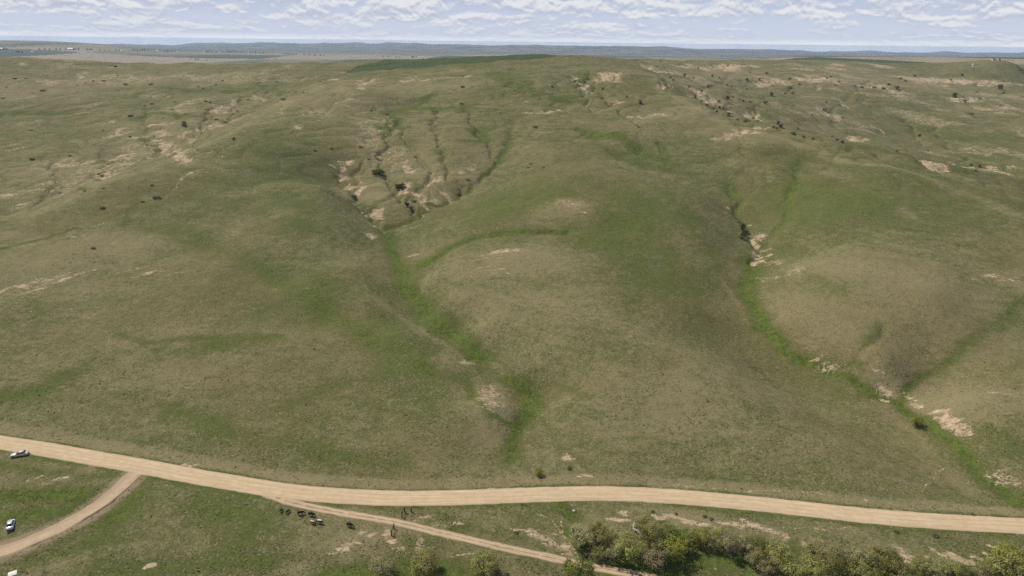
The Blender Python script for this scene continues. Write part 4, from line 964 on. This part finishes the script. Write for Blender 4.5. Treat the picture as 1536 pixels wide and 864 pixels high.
# junipers and brush dotted over the eroded right-hand bluffs and gully
BL = [(1027,114,7,0),(1006,116,7,1),(1047,102,4,0),(1068,114,5,0),(991,92,3,0),(1018,96,3,0),(1040,116,4,0),(1120,120,6,0),(1110,120,4,1),(1139,119,5,0),(1150,110,7,1),(1062,131,6,0),(1052,136,6,1),(1090,127,5,1),(1097,130,4,0),
 (1079,116,4,1),(1120,133,5,1),(1184,118,6,1),(1199,126,6,1),(1185,132,9,1),(1157,142,7,0),(1178,140,6,1),(1189,140,6,0),(1091,148,8,0),(1100,146,4,0),(1078,152,7,1),(1110,149,5,1),(1115,152,5,0),(1125,152,5,1),(1079,161,5,0),
 (1085,162,4,0),(1074,158,4,1),(1096,161,4,1),(1109,160,4,1),(1121,162,4,1),(1070,163,8,1),(1060,157,8,1),(1052,152,7,1),(1043,146,6,0),(1075,167,6,0),(1093,173,8,0),(1106,179,6,1),(1137,181,5,1),(1148,155,12,1),(1167,186,8,0),(1171,191,10,0),
 (1160,191,7,1),(1165,192,7,1),(1190,201,10,1),(1205,205,7,1),(1219,208,7,1),(1197,193,5,0),(1232,211,5,1),(1255,210,9,1),(1263,214,8,0),(1248,204,5,1),(1130,177,6,1),(1118,181,6,1),(1237,165,10,1),(1218,172,4,1),(1264,177,4,0),(1239,153,4,0),
 (1333,127,8,1),(1345,132,10,1),(1311,132,8,1),(1325,133,8,1),(1293,131,7,1),(1372,113,5,1),(1443,113,5,0),(1463,127,5,1),(1426,119,4,1),(1470,148,5,1),(1447,152,8,1),(1345,227,7,1),(1463,256,6,1),(1456,247,6,1),(1469,250,6,0),(1505,140,6,1),(1466,137,4,1),(1392,226,5,1),
 (1240,117,5,1),(1246,115,5,1),(1258,122,5,1),(1253,127,5,1),(1305,160,4,1),(1282,129,5,1),(1350,118,6,1),(1358,122,6,1),(996,100,4,1),(1003,110,4,1),(985,99,3,1),(1034,130,6,1),(1010,120,5,0),(1125,108,4,1)]
cnt = {0: 0, 1: 0}
for px, py, w, b_ in sorted(BL):
    i = cnt[b_]; cnt[b_] += 1
    lab = ('dark juniper on the eroded bluffs right of the hilltop, %s juniper from the left' if b_ == 0 else 'low grey-green brush clump on the eroded right-hand bluffs, %s clump from the left') % nth(i)
    plant('juniper' if b_ == 0 else 'shrub', 'dark' if b_ == 0 else 'brush', px, py + 1, w * (.82 if b_ == 0 else .75), lab, 'shrub', 'junipers on the right bluffs' if b_ == 0 else 'brush on the right bluffs', hs=.95)
# brush freckles of the left hollow
LL = [(22,117,6),(39,117,5),(140,121,5),(156,121,7),(188,126,8),(115,127,4),(128,124,4),(177,113,5),(226,126,8),(334,120,5),(298,130,6),(305,132,6),(324,126,4),(228,155,7),(217,158,5),(308,151,7),(315,153,5),(196,173,10),(372,149,6),(356,166,6),(342,178,6),
 (325,179,9),(318,174,5),(195,204,6),(47,195,6),(48,238,8),(155,195,5),(296,224,5),(105,233,6),(153,263,6),(148,260,5),(90,289,6),(434,138,5),(455,138,6),(480,122,6),(415,122,5),(10,130,4),(5,147,6),(245,176,4),(262,152,4),(472,225,7),(497,222,6),(228,277,7),(127,286,6),(155,282,6),(277,170,5)]
for i, (px, py, w) in enumerate(sorted(LL)):
    plant('shrub', 'brush', px, py + 1, w * .8, 'low dark brush clump on the eroded left-hand slopes, %s clump from the left' % nth(i), 'shrub', 'brush on the left slopes', hs=.5)

# ------------------------------------------------------------------ driftwood
def branch(px, py, ln, seed, label):
    rg = random.Random(seed); x, y, z = at(px, py); b = MB()
    for q in range(5):
        a_ = rg.uniform(0, 6.28); p = np.array([0, 0, .25]); pts_ = [p]
        for _ in range(4):
            a_ += rg.uniform(-.5, .5); p = p + np.array([math.cos(a_), math.sin(a_), rg.uniform(.05, .5)]) * ln * .25; pts_.append(p)
        b.tube(pts_, [.10, .085, .07, .05, .02], 6)
    o = b.build('dead_tree', simple('bleached_wood', (.5, .46, .42), .9, .1, 0, .15, 3), None, True); o.location = (x, y, z + .6)
    o['label'] = label; o['category'] = 'dead tree'
branch(949, 796, 4.2, 1, 'bleached white dead branches at the back of the creek thicket')
branch(912, 834, 3.0, 4, 'small bleached dead limb at the front of the creek thicket')

def boulder(px, py, sz, label):
    x, y, z = at(px, py); rg = random.Random(int(px)); b = MB(); rings = []
    for i_ in range(6):
        h_ = i_ / 5; rr_ = math.sqrt(max(.02, 1 - (h_ * 1.2 - .35) ** 2))
        rings.append([(math.cos(q * PI / 4.5) * rr_ * sz * rg.uniform(.8, 1.15), math.sin(q * PI / 4.5) * rr_ * sz * .8 * rg.uniform(.8, 1.15), (h_ - .25) * sz * 1.1) for q in range(9)])
    b.loft(rings); o = b.build('boulder', simple('limestone', (.50, .44, .35), .9, .1, 0, .2, 3), None, False, .03); o.location = (x, y, zat(x, y)); o.rotation_euler = (0, 0, rg.uniform(0, 6))
    o['label'] = label; o['category'] = 'boulder'
boulder(861, 767, .55, 'small white boulder in the dark green hollow just below the road')
boulder(1329, 604, .5, 'pale boulder at the foot of the bare bank where two draws meet')
boulder(544, 321, 1.1, 'white boulder in the left fork of the central gully')

# ------------------------------------------------------------------ fence braces
WOOD = simple('post_wood', (.055, .048, .042), .95, .05, 0, .3, 6)
def post_mesh(h, r):
    b = MB(); b.tube([(0, 0, -.4), (0, 0, h * .5), (.02, 0, h)], [r, r * .95, r * .85], 8); return mesh_from('post', b.v, b.f, WOOD, False)
PM = post_mesh(1.75, .17)
def brace(p1, p2, label):
    a_ = at(*p1); b_ = at(*p2)
    r_ = thing('fence_brace', label, 'fence', tuple(a_), 0, 'fence braces at the lane')
    obj('post', PM, r_); q = obj('post', PM, r_); d = b_ - a_; q.location = tuple(d)
    m = MB(); m.tube([(0, 0, 1.35), (d[0], d[1], d[2] + 1.35)], .09, 6); m.build('rail', WOOD, r_)
    m = MB(); m.tube([(d[0] * .06, d[1] * .06, .25), (d[0] * .95, d[1] * .95, d[2] + 1.25)], .05, 6); m.build('brace_rail', WOOD, r_)
brace((607, 768), (603, 776), 'dark wooden fence brace between the gravel road and the dirt lane')
brace((591, 793), (587, 803), 'dark wooden fence brace on the downhill side of the dirt lane')
x, y, z = at(617, 768)
p_ = obj('fence_post', PM); p_.location = (x, y, z); p_['label'] = 'single dark fence post right of the upper fence brace'; p_['category'] = 'post'

# ------------------------------------------------------------------ cattle
def coat(name, a, b, thr, axis):
    m, t, out = nt(name); g = G(t)
    tc = g.n('ShaderNodeTexCoord').outputs['Object']
    sp = g.n('ShaderNodeSeparateXYZ'); g.l(tc, sp.inputs[0])
    v = g.math('ADD', sp.outputs[axis], g.math('MULTIPLY', g.math('SUBTRACT', g.noise(tc, 2.2, 3, .5), .5), .5))
    col = g.mix(g.ramp(v, thr, thr + .06), a, b)
    principled(g, out, col, .75, .2)
    return m
BLACK = simple('black_hide', (.012, .011, .011), .7, .2, 0, .3, 3)
def cow_mesh(name, mat, grazing=True, swing=0.0):
    # joints: pelvis first; x forward
    J = [(-.62,0,1.12,.33,.34),(-.2,0,1.08,.40,.42),(.25,0,1.08,.40,.43),(.62,0,1.14,.31,.36)]
    if grazing: J += [(.95,swing*.3,1.02,.19,.24),(1.18,swing*.6,.66,.14,.18),(1.36,swing*.85,.34,.135,.15),(1.52,swing,.10,.075,.09)]
    else: J += [(.95,0,1.28,.18,.24),(1.2,swing*.5,1.46,.14,.18),(1.42,swing,1.42,.13,.14),(1.66,swing*1.3,1.26,.075,.09)]
    E = [(i, i + 1) for i in range(7)]
    def chain(root, pts_):
        p = root
        for q in pts_: J.append(q); E.append((p, len(J) - 1)); p = len(J) - 1
    for s_ in (1, -1):
        chain(3, [(.55,.20*s_,.82,.14,.14),(.60,.22*s_,.46,.075,.075),(.56,.22*s_,.10,.06,.06),(.60,.22*s_,.02,.07,.07)])
        chain(0, [(-.66,.22*s_,.86,.17,.20),(-.50,.23*s_,.60,.11,.12),(-.74,.23*s_,.44,.07,.07),(-.68,.23*s_,.10,.055,.055),(-.64,.23*s_,.02,.065,.065)])
        hd = 6; hx, hy, hz = J[hd][:3]
        chain(hd, [(hx-.06,hy+.20*s_,hz+.10,.05,.03)])
    chain(0, [(-.98,0,1.18,.06,.06),(-1.06,.03,.8,.03,.03),(-1.05,.04,.42,.045,.045)])
    me = bpy.data.meshes.new('cow_skin'); me.from_pydata([j[:3] for j in J], E, []); me.update()
    o = bpy.data.objects.new('cow_skin', me); COL.objects.link(o)
    sk = o.modifiers.new('skin', 'SKIN'); 
    for i, j in enumerate(J): me.skin_vertices[0].data[i].radius = (j[3], j[4])
    me.skin_vertices[0].data[0].use_root = True
    sb = o.modifiers.new('sub', 'SUBSURF'); sb.levels = 1; sb.render_levels = 1
    dg = bpy.context.evaluated_depsgraph_get(); out = bpy.data.meshes.new_from_object(o.evaluated_get(dg))
    bpy.data.objects.remove(o); out.name = name
    out.materials.clear(); out.materials.append(mat)
    for p in out.polygons: p.use_smooth = True
    return out
CB = cow_mesh('black_cow', BLACK, True, .15); CB2 = cow_mesh('black_cow_up', BLACK, False, .2)
CR = cow_mesh('red_cow', coat('red_white_hide', (.16, .062, .03), (.48, .42, .33), 1.24, 2), True, -.2)
CW = cow_mesh('pied_cow', coat('black_white_hide', (.012, .011, .011), (.55, .52, .47), 1.22, 2), True, .1)
for me, px, py, rz, sc, lab in [
 (CB2, 422, 767, -1.9, .72, 'small black calf seen end-on, leftmost of the herd below the lane'),
 (CB, 431.5, 769, 1.0, .78, 'small black calf second from the left in the herd'),
 (CB, 451, 772, .15, 1.1, 'big black cow grazing, left one of the two broadside cows nearest the lane'),
 (CB, 467, 774, -.25, 1.12, 'big black cow grazing, right one of the two broadside cows nearest the lane'),
 (CR, 469, 786, -.3, 1.0, 'red-brown cow with a pale back in the herd'),
 (CW, 480, 785, 2.9, 1.08, 'black cow with a white back in the herd'),
 (CB, 524.5, 790, -.35, 1.15, 'black cow grazing alone, right of the herd below the lane')]:
    x, y, z = at(px, py)
    o = obj('cow', me); o.location = (x, y, zat(x, y) - .03); o.rotation_euler = (0, 0, rz); o.scale = (sc * .86, sc * .86, sc * .86)
    o['label'] = lab; o['category'] = 'cow'; o['group'] = 'cattle grazing below the lane'

# ------------------------------------------------------------------ cars
GLASS = simple('dark_glass', (.012, .014, .022), .08, .6)
TYRE = simple('rubber', (.018, .018, .018), .85, .1)
RIM = simple('wheel_alloy', (.5, .5, .5), .35, .5, .8)
LAMP = simple('lamp_lens', (.7, .7, .68), .2, .5)
REDL = simple('red_lens', (.35, .02, .015), .25, .5)
TRIM = simple('black_trim', (.02, .02, .02), .6, .3)
def car(name, label, loc, rz, paint, L=4.6, Wd=1.82, hood=.25, trunk=.16):
    r_ = thing(name, label, 'car', loc, rz)
    h = L / 2
    # body shell: rings along x (front is +x): x, half width, sill z, belt z
    st = [(-h,.70,.42,.74),(-h+.10,.82,.30,.90),(-h+.5,.90,.24,.96),(-h+1.1,.91,.22,.95),(0,.91,.22,.93),(h-1.2,.91,.22,.92),(h-.6,.88,.24,.84),(h-.16,.80,.30,.72),(h,.66,.40,.60)]
    b = MB(); rings = []
    for x_, hw, z0, z1 in st:
        hw *= Wd / 1.82
        rings.append([(x_, -hw*.92, z0), (x_, -hw, z0+.16), (x_, -hw, z0+(z1-z0)*.62), (x_, -hw*.95, z1-.05), (x_, -hw*.80, z1), (x_, 0, z1+.03), (x_, hw*.80, z1), (x_, hw*.95, z1-.05), (x_, hw, z0+(z1-z0)*.62), (x_, hw, z0+.16), (x_, hw*.92, z0)])
    b.loft(rings); b.build('body', paint, r_, True, 0)
    # cabin pillars + roof
    xa, xb = h - hood * L, -h + trunk * L          # foot of windscreen, foot of rear glass
    ra, rb = xa - .75, xb + .55                     # roof front and rear
    zb, zt = .93, 1.43; wb, wt = .80 * Wd / 1.82, .62 * Wd / 1.82
    c = MB()
    c.loft([[(xa,-wb,zb),(ra,-wt,zt),(ra,wt,zt),(xa,wb,zb)][:4], [(xb,-wb,zb),(rb,-wt,zt),(rb,wt,zt),(xb,wb,zb)][:4]])
    c.build('cabin', paint, r_, False, .05)
    rf = MB(); rf.loft([[(ra+.02,-wt-.02,zt-.02),(ra+.02,-wt*.8,zt+.05),(ra+.02,wt*.8,zt+.05),(ra+.02,wt+.02,zt-.02)], [((ra+rb)/2,-wt-.03,zt),((ra+rb)/2,-wt*.8,zt+.08),((ra+rb)/2,wt*.8,zt+.08),((ra+rb)/2,wt+.03,zt)], [(rb-.02,-wt-.02,zt-.02),(rb-.02,-wt*.8,zt+.05),(rb-.02,wt*.8,zt+.05),(rb-.02,wt+.02,zt-.02)]])
    rf.build('roof', paint, r_, True, 0)
    def pane(nm, quad, off):
        q = np.array(quad); nn = np.cross(q[1] - q[0], q[3] - q[0]); nn /= np.linalg.norm(nn); nn *= off
        p = MB(); p.add(list(q - nn * .2) + list(q + nn), [(3,2,1,0),(4,5,6,7),(0,1,5,4),(1,2,6,5),(2,3,7,6),(3,0,4,7)]); p.build(nm, GLASS, r_)
    def lerp(p, q, t): return tuple(np.array(p) * (1 - t) + np.array(q) * t)
    A0, A1, B0, B1 = (xa,-wb,zb), (xa,wb,zb), (ra,-wt,zt), (ra,wt,zt)
    def inset(a_, b_, c_, d_, e):
        m_ = (np.array(a_) + np.array(b_) + np.array(c_) + np.array(d_)) / 4
        return [tuple(np.array(p) * (1 - e) + m_ * e) for p in (a_, b_, c_, d_)]
    pane('windscreen', inset(A0, A1, B1, B0, .10), .03)
    C0, C1, D0, D1 = (xb,-wb,zb), (xb,wb,zb), (rb,-wt,zt), (rb,wt,zt)
    pane('rear_window', inset(C1, C0, D0, D1, .12), .03)
    for s_ in (1, -1):
        a_, b_, c_, d_ = (xa,wb*s_,zb), (xb,wb*s_,zb), (rb,wt*s_,zt), (ra,wt*s_,zt)
        mlo = lerp(a_, b_, .48); mhi = lerp(d_, c_, .46)
        for q in (inset(a_, mlo, mhi, d_, .13), inset(mlo, b_, c_, mhi, .13)):
            pane('side_window', q if s_ > 0 else q[::-1], .03)
        w_ = MB(); 
        m = MB(); m.box(xa-.25, xa-.05, (wb+.04)*s_ - .09, (wb+.04)*s_ + .09, .95, 1.08); m.build('mirror', paint, r_, False, .02)
        m = MB(); m.box(h-.14, h-.02, s_*.58-.16, s_*.58+.16, .52, .64); m.build('headlight', LAMP, r_, False, .02)
        m = MB(); m.box(-h-.01, -h+.1, s_*.60-.16, s_*.60+.16, .66, .80); m.build('taillight', REDL, r_, False, .02)
        for x_ in (h-.85, -h+.85):
            t_ = MB(); y0 = s_*(Wd/2-.20); y1 = s_*(Wd/2+.015)
            rings = [[(x_+.32*math.cos(k_*PI/8)*f_, yy, .32+.32*math.sin(k_*PI/8)*f_) for k_ in range(16)] for yy, f_ in ((y0,.9),(y0+(y1-y0)*.2,1),(y0+(y1-y0)*.85,1),(y1,.88))]
            t_.loft(rings); wh = t_.build('wheel', TYRE, r_)
            q = MB(); q.loft([[(x_+.20*math.cos(k_*PI/6), y1+s_*dy, .32+.20*math.sin(k_*PI/6)) for k_ in range(12)] for dy in (-.02, .012)]); q.build('rim', RIM, wh)
    bm_ = MB(); bm_.box(h-.06, h+.03, -.62, .62, .34, .46); bm_.build('front_bumper', TRIM, r_, False, .02)
    bm_ = MB(); bm_.box(-h-.03, -h+.06, -.66, .66, .40, .54); bm_.build('rear_bumper', TRIM if paint.name != 'silver_paint' else paint, r_, False, .02)
    return r_
def paint(name, c, metal, rough=.3):
    m = simple(name, c, rough, .5, metal, .06, 4); b = [n_ for n_ in m.node_tree.nodes if n_.type == 'BSDF_PRINCIPLED'][0]
    b.inputs['Coat Weight'].default_value = .5; b.inputs['Coat Roughness'].default_value = .08
    return m
x, y, z = at(16.5, 789)
car('parked_car', 'silver sedan parked on the grass beside the curving dirt track', (x, y, zat(x, y)), math.radians(118), paint('silver_paint', (.52, .53, .57), .25), 4.7, 1.84, .24, .15)
x, y, z = at(30, 683)
car('parked_car', 'cream car with dark windows parked on the verge beside the gravel road', (x, y, zat(x, y)), math.radians(199), paint('cream_paint', (.54, .47, .38), 0, .35), 5.1, 1.95, .32, .14)
# pale box-like shed cut by the lower edge
x, y, z = at(21, 868)
sh = thing('utility_shed', 'small pale utility shed at the bottom left edge below the dirt track', 'shed', (x, y, zat(x, y)), math.radians(33))
WH = simple('pale_panel', (.50, .48, .43), .7, .2, 0, .08, 3)
b = MB(); b.box(-.8, .8, -.75, .75, -.1, 1.75); b.build('wall', WH, sh, False, .02)
b = MB(); b.add([(-.95,-.9,1.752),(.95,-.9,1.752),(.95,.9,1.752),(-.95,.9,1.752),(-.95,0,1.98),(.95,0,1.98)], [(0,1,5,4),(2,3,4,5),(0,4,3),(1,2,5),(3,2,1,0)]); b.build('roof', simple('pale_roof', (.68, .62, .56), .7, .2, 0, .06, 3), sh)
b = MB(); b.box(-.35, .35, -.79, -.752, .05, 1.6); b.build('door', simple('grey_door', (.38, .37, .34), .6, .3), sh, False, .01)

# ------------------------------------------------------------------ far farmsteads
WALLW = simple('white_siding', (.78, .77, .74), .8, .2); ROOFG = simple('metal_roof', (.62, .63, .65), .5, .4); ROOFB = simple('brown_roof', (.16, .11, .08), .8, .2); DOORM = simple('door_dark', (.12, .1, .09), .8, .2)
def at_plain(px, py):
    p = at(px, py); r = math.hypot(p[0], p[1])
    if r < 2300 and px < 800:
        t = math.atan2(p[0], p[1]); p = np.array([5200 * math.sin(t), 5200 * math.cos(t), 0]); p[2] = zat(p[0], p[1])
    return p
def farm_house(px, py, L, Wd, H, rz, roofm, label, name='farm_building'):
    x, y, z = at_plain(px, py)
    r_ = thing(name, label, 'building', (x, y, zat(x, y) - .5), rz, 'farm buildings on the plain')
    b = MB(); b.add([(-L/2,-Wd/2,-3),(L/2,-Wd/2,-3),(L/2,Wd/2,-3),(-L/2,Wd/2,-3),(-L/2,-Wd/2,H),(L/2,-Wd/2,H),(L/2,Wd/2,H),(-L/2,Wd/2,H),(-L/2,0,H+Wd*.22),(L/2,0,H+Wd*.22)],
        [(0,1,5,4),(1,2,6,9,5),(2,3,7,6),(3,0,4,8,7),(4,5,9,8),(6,7,8,9),(3,2,1,0)]); b.build('wall', WALLW, r_)
    e = .6; b = MB(); zr = H + .12
    b.add([(-L/2-e,-Wd/2-e,zr-.25),(L/2+e,-Wd/2-e,zr-.25),(L/2+e,0,zr+Wd*.22+.1),(-L/2-e,0,zr+Wd*.22+.1),(L/2+e,Wd/2+e,zr-.25),(-L/2-e,Wd/2+e,zr-.25),
           (-L/2-e,-Wd/2-e,zr),(L/2+e,-Wd/2-e,zr),(L/2+e,0,zr+Wd*.22+.4),(-L/2-e,0,zr+Wd*.22+.4),(L/2+e,Wd/2+e,zr),(-L/2-e,Wd/2+e,zr)],
          [(0,1,2,3),(3,2,4,5),(6,9,8,7),(9,11,10,8),(0,6,7,1),(5,4,10,11),(0,3,9,6),(3,5,11,9),(1,7,8,2),(2,8,10,4)]); b.build('roof', roofm, r_)
    b = MB(); b.box(-L*.12, L*.12, -Wd/2-.3, -Wd/2-.03, 0, H*.75); b.build('door', DOORM, r_)
FB = [(106,74.5,46,18,10,.1,0,'long white barn on the far plain, left of the tree rows'),(2,74,22,14,8,.3,0,'white farm building at the far left edge of the plain'),(16,75,14,10,6,.2,1,'small pale farmhouse near the far left edge'),
 (48,78.5,14,10,6,.5,0,'white shed beside the pale field on the far left'),(182,77,18,12,7,.2,0,'white farm shed right of the long barn'),(236,77,22,12,8,.1,0,'white farmhouse left of the dark shelterbelt'),
 (266,78,16,12,7,.6,0,'small white house between two tree clumps on the plain'),(306,79,20,12,7,.2,0,'white house at the left end of the dark shelterbelt'),(320,79,18,12,7,.4,0,'white barn in front of the shelterbelt, left'),
 (329,79.5,22,12,7,.1,0,'white barn in front of the shelterbelt, right'),(387,83.5,16,12,9,.2,0,'white elevator-like shed alone below the shelterbelt'),(387,73.5,20,14,12,.1,0,'white building high on the far slope'),
 (415,81,16,10,6,.4,0,'white house in the right farm hamlet, left one'),(452,82.5,18,12,7,.2,0,'white house in the right farm hamlet, right one'),(437,73.5,14,10,6,.3,0,'tiny pale building far behind the hamlet'),
 (514,90,18,12,8,.3,0,'white shed at the edge of the sown field'),(530,86,22,12,7,.1,0,'white farm building above the field edge, left'),(565,84,26,14,9,.2,0,'white barn above the field edge, middle'),
 (600,85.5,26,12,7,.15,0,'white barn above the sown field, largest of the row'),(629,86.5,20,12,7,.2,0,'white shed above the sown field, left of a pair'),(634,86.5,14,10,6,.4,0,'white shed above the sown field, right of a pair'),
 (575,85.5,14,10,6,.1,0,'small white house right of the middle barn'),(548,84.5,14,10,6,.4,0,'small white house left of the middle barn'),
 (1459,97.5,3.5,3,2.2,.2,0,'white ranch shed on the far right slope, upper one'),(1459,100.5,3.5,2.6,1.9,.3,0,'white ranch shed on the far right slope, lower one'),(1490,90.5,8,5,3,.2,1,'pale house on the far right skyline'),(1493,84,24,14,9,.2,0,'white building on the distant right plain')]
for px, py, L, Wd, H, rz, rk, lab in FB: farm_house(px, py, L, Wd, H, rz, ROOFG if rk == 0 else ROOFB, lab)
# far trees of the farm rows
FT = []
for x0, x1, n_, y0, y1 in [(310,366,20,79,79.5),(0,12,3,74.5,75),(24,34,3,79,80),(110,118,3,75,75.2),(130,138,5,75,75.3),(200,222,7,76,76.5),(246,262,5,78,78),(375,396,6,80,80.3),(425,445,8,82,82.5),(455,485,7,83,84),(340,352,5,77,77),(150,180,5,76,76.3),(60,100,6,75,75.5),(618,624,3,86.5,86.5),(1500,1520,6,91,91),(575,600,4,86,86)]:
    for k_ in range(n_): FT.append((x0 + (x1 - x0) * (k_ + random.uniform(-.3, .3)) / max(n_ - 1, 1), y0 + (y1 - y0) * k_ / n_ + random.uniform(-.2, .2), random.uniform(13, 21)))
FT += [(294,90,16),(298,90,12),(414,90,13),(285,89,8),(310,91,9),(28,80,14),(100,67.8,14)]
for i, (px, py, hgt) in enumerate(sorted(FT)):
    x, y, z = at_plain(px, py)
    tr, cr = KIND['broad'][i % 2]
    if math.hypot(x, y) < 3600: hgt *= .25
    o = thing('shelterbelt_tree', 'dark farm tree far off on the plain, %s from the left' % (nth(i) if i < 68 else 'number %d' % (i + 1)), 'tree', (x, y, zat(x, y)), random.uniform(0, 6), 'farm trees on the plain')
    o.scale = (hgt * 1.1, hgt * 1.1, hgt * .9); obj('trunk', tr, o); obj('crown', cr, o)

# ------------------------------------------------------------------ air
b = MB(); b.box(-25500, 25500, -25500, 25500, float(Z.min()) - 1.0, 138.0)
hm = bpy.data.materials.new('haze'); hm.use_nodes = True; t = hm.node_tree; t.nodes.clear()
ou = t.nodes.new('ShaderNodeOutputMaterial'); pv = t.nodes.new('ShaderNodeVolumePrincipled')
pv.inputs['Color'].default_value = (.60, .77, 1.0, 1); pv.inputs['Density'].default_value = 3.6e-5; pv.inputs['Anisotropy'].default_value = .1
t.links.new(pv.outputs[0], ou.inputs['Volume'])
hz = b.build('haze', hm); hz['kind'] = 'stuff'; hz['label'] = 'thin blue summer haze over the plain'

# ------------------------------------------------------------------ sun and sky
EL = math.radians(51); SX, SY = -.80, .60
sd_ = np.array([SX * math.cos(EL), SY * math.cos(EL), math.sin(EL)])
sun = bpy.data.lights.new('sun', 'SUN'); sun.energy = 4.7; sun.angle = math.radians(.53); sun.color = (1.0, .955, .88)
so = bpy.data.objects.new('sun', sun); COL.objects.link(so)
from mathutils import Vector, Matrix
so.rotation_euler = Vector(-sd_).to_track_quat('-Z', 'Y').to_euler(); so.location = (0, 0, 300)
w = bpy.data.worlds.new('World'); S.world = w; w.use_nodes = True; t = w.node_tree; g = G(t)
for nd in list(t.nodes): t.nodes.remove(nd)
out = g.n('ShaderNodeOutputWorld'); bg = g.n('ShaderNodeBackground'); bg.inputs[1].default_value = .10
sky = g.n('ShaderNodeTexSky'); sky.sky_type = 'NISHITA'; sky.sun_disc = False; sky.sun_elevation = EL; sky.sun_rotation = math.atan2(SX, SY) % (2 * PI); sky.altitude = 900; sky.air_density = 1.0; sky.dust_density = .6; sky.ozone_density = 1.5
tc = g.n('ShaderNodeTexCoord').outputs['Generated']
sp = g.n('ShaderNodeSeparateXYZ'); g.l(tc, sp.inputs[0])
zz = g.math('MAXIMUM', sp.outputs[2], 0.0)
az = g.math('ARCTAN2', sp.outputs[0], sp.outputs[1])
lv = g.math('LOGARITHM', g.math('ADD', zz, .032), math.e)
def cloud_vec(sx, sy, dv, off):
    cb = g.n('ShaderNodeCombineXYZ'); g.l(g.math('MULTIPLY_ADD', az, sx, off), cb.inputs[0]); g.l(g.math('MULTIPLY', g.math('ADD', lv, dv), sy), cb.inputs[1]); cb.inputs[2].default_value = off; return cb.outputs[0]
def puffs(dv):
    a_ = g.noise(cloud_vec(20.0, 3.3, dv, 1.3), 1.0, 8, .58, .5)
    b_ = g.noise(cloud_vec(50.0, 7.6, dv, 5.1), 1.0, 6, .60, .5)
    return g.math('ADD', g.math('MULTIPLY', a_, .66), g.math('MULTIPLY', b_, .34))
c1 = puffs(0.0); c2 = puffs(.06)
c3 = g.noise(cloud_vec(4.0, 2.2, 0.0, 9.7), 1.0, 4, .55)
dens = g.math('ADD', c1, g.math('MULTIPLY', g.math('SUBTRACT', c3, .5), .75))
cov = g.ramp(dens, .40, .56)
lit = g.ramp(g.math('ADD', g.math('SUBTRACT', c1, c2), g.math('MULTIPLY', g.math('SUBTRACT', dens, .5), .35)), -.07, .11)
cloud = g.mix(lit, (4.9, 5.4, 6.6), (8.0, 8.05, 8.35))
gap = g.mix(g.ramp(zz, .012, .09), (5.8, 6.45, 7.7), (4.1, 4.85, 6.8))
gap = g.mix(g.ramp(zz, .0, .009), (8.2, 8.6, 9.1), gap)
veil = g.mix(g.ramp(zz, .12, .6), gap, sky.outputs[0])
bandf = g.math('MULTIPLY', g.math('MULTIPLY', cov, g.ramp(zz, .15, .6, .92, .2)), g.ramp(zz, .0, .035, .35, 1))
col = g.mix(bandf, veil, cloud)
g.l(col, bg.inputs[0]); g.l(bg.outputs[0], out.inputs[0])

# ------------------------------------------------------------------ camera and output
cam = bpy.data.cameras.new('camera'); co = bpy.data.objects.new('camera', cam); COL.objects.link(co)
cam.sensor_width = 36; cam.lens = 36 * F / 1536; cam.clip_end = 120000; cam.clip_start = .5
M = Matrix(((RV[0], UV[0], -fw[0], 0), (RV[1], UV[1], -fw[1], 0), (RV[2], UV[2], -fw[2], ZC), (0, 0, 0, 1)))
co.matrix_world = M; S.camera = co
S.render.engine = 'CYCLES'; S.cycles.use_denoising = False; S.cycles.denoiser = 'OPENIMAGEDENOISE'; S.cycles.denoising_input_passes = 'RGB_ALBEDO_NORMAL'; S.cycles.denoising_prefilter = 'ACCURATE'; S.cycles.max_bounces = 5; S.cycles.diffuse_bounces = 2; S.cycles.volume_bounces = 0; S.cycles.transparent_max_bounces = 4
S.cycles.use_adaptive_sampling = True; S.cycles.adaptive_threshold = .01
S.view_settings.view_transform = 'Standard'; S.view_settings.look = 'None'; S.view_settings.exposure = 0; S.view_settings.gamma = 1
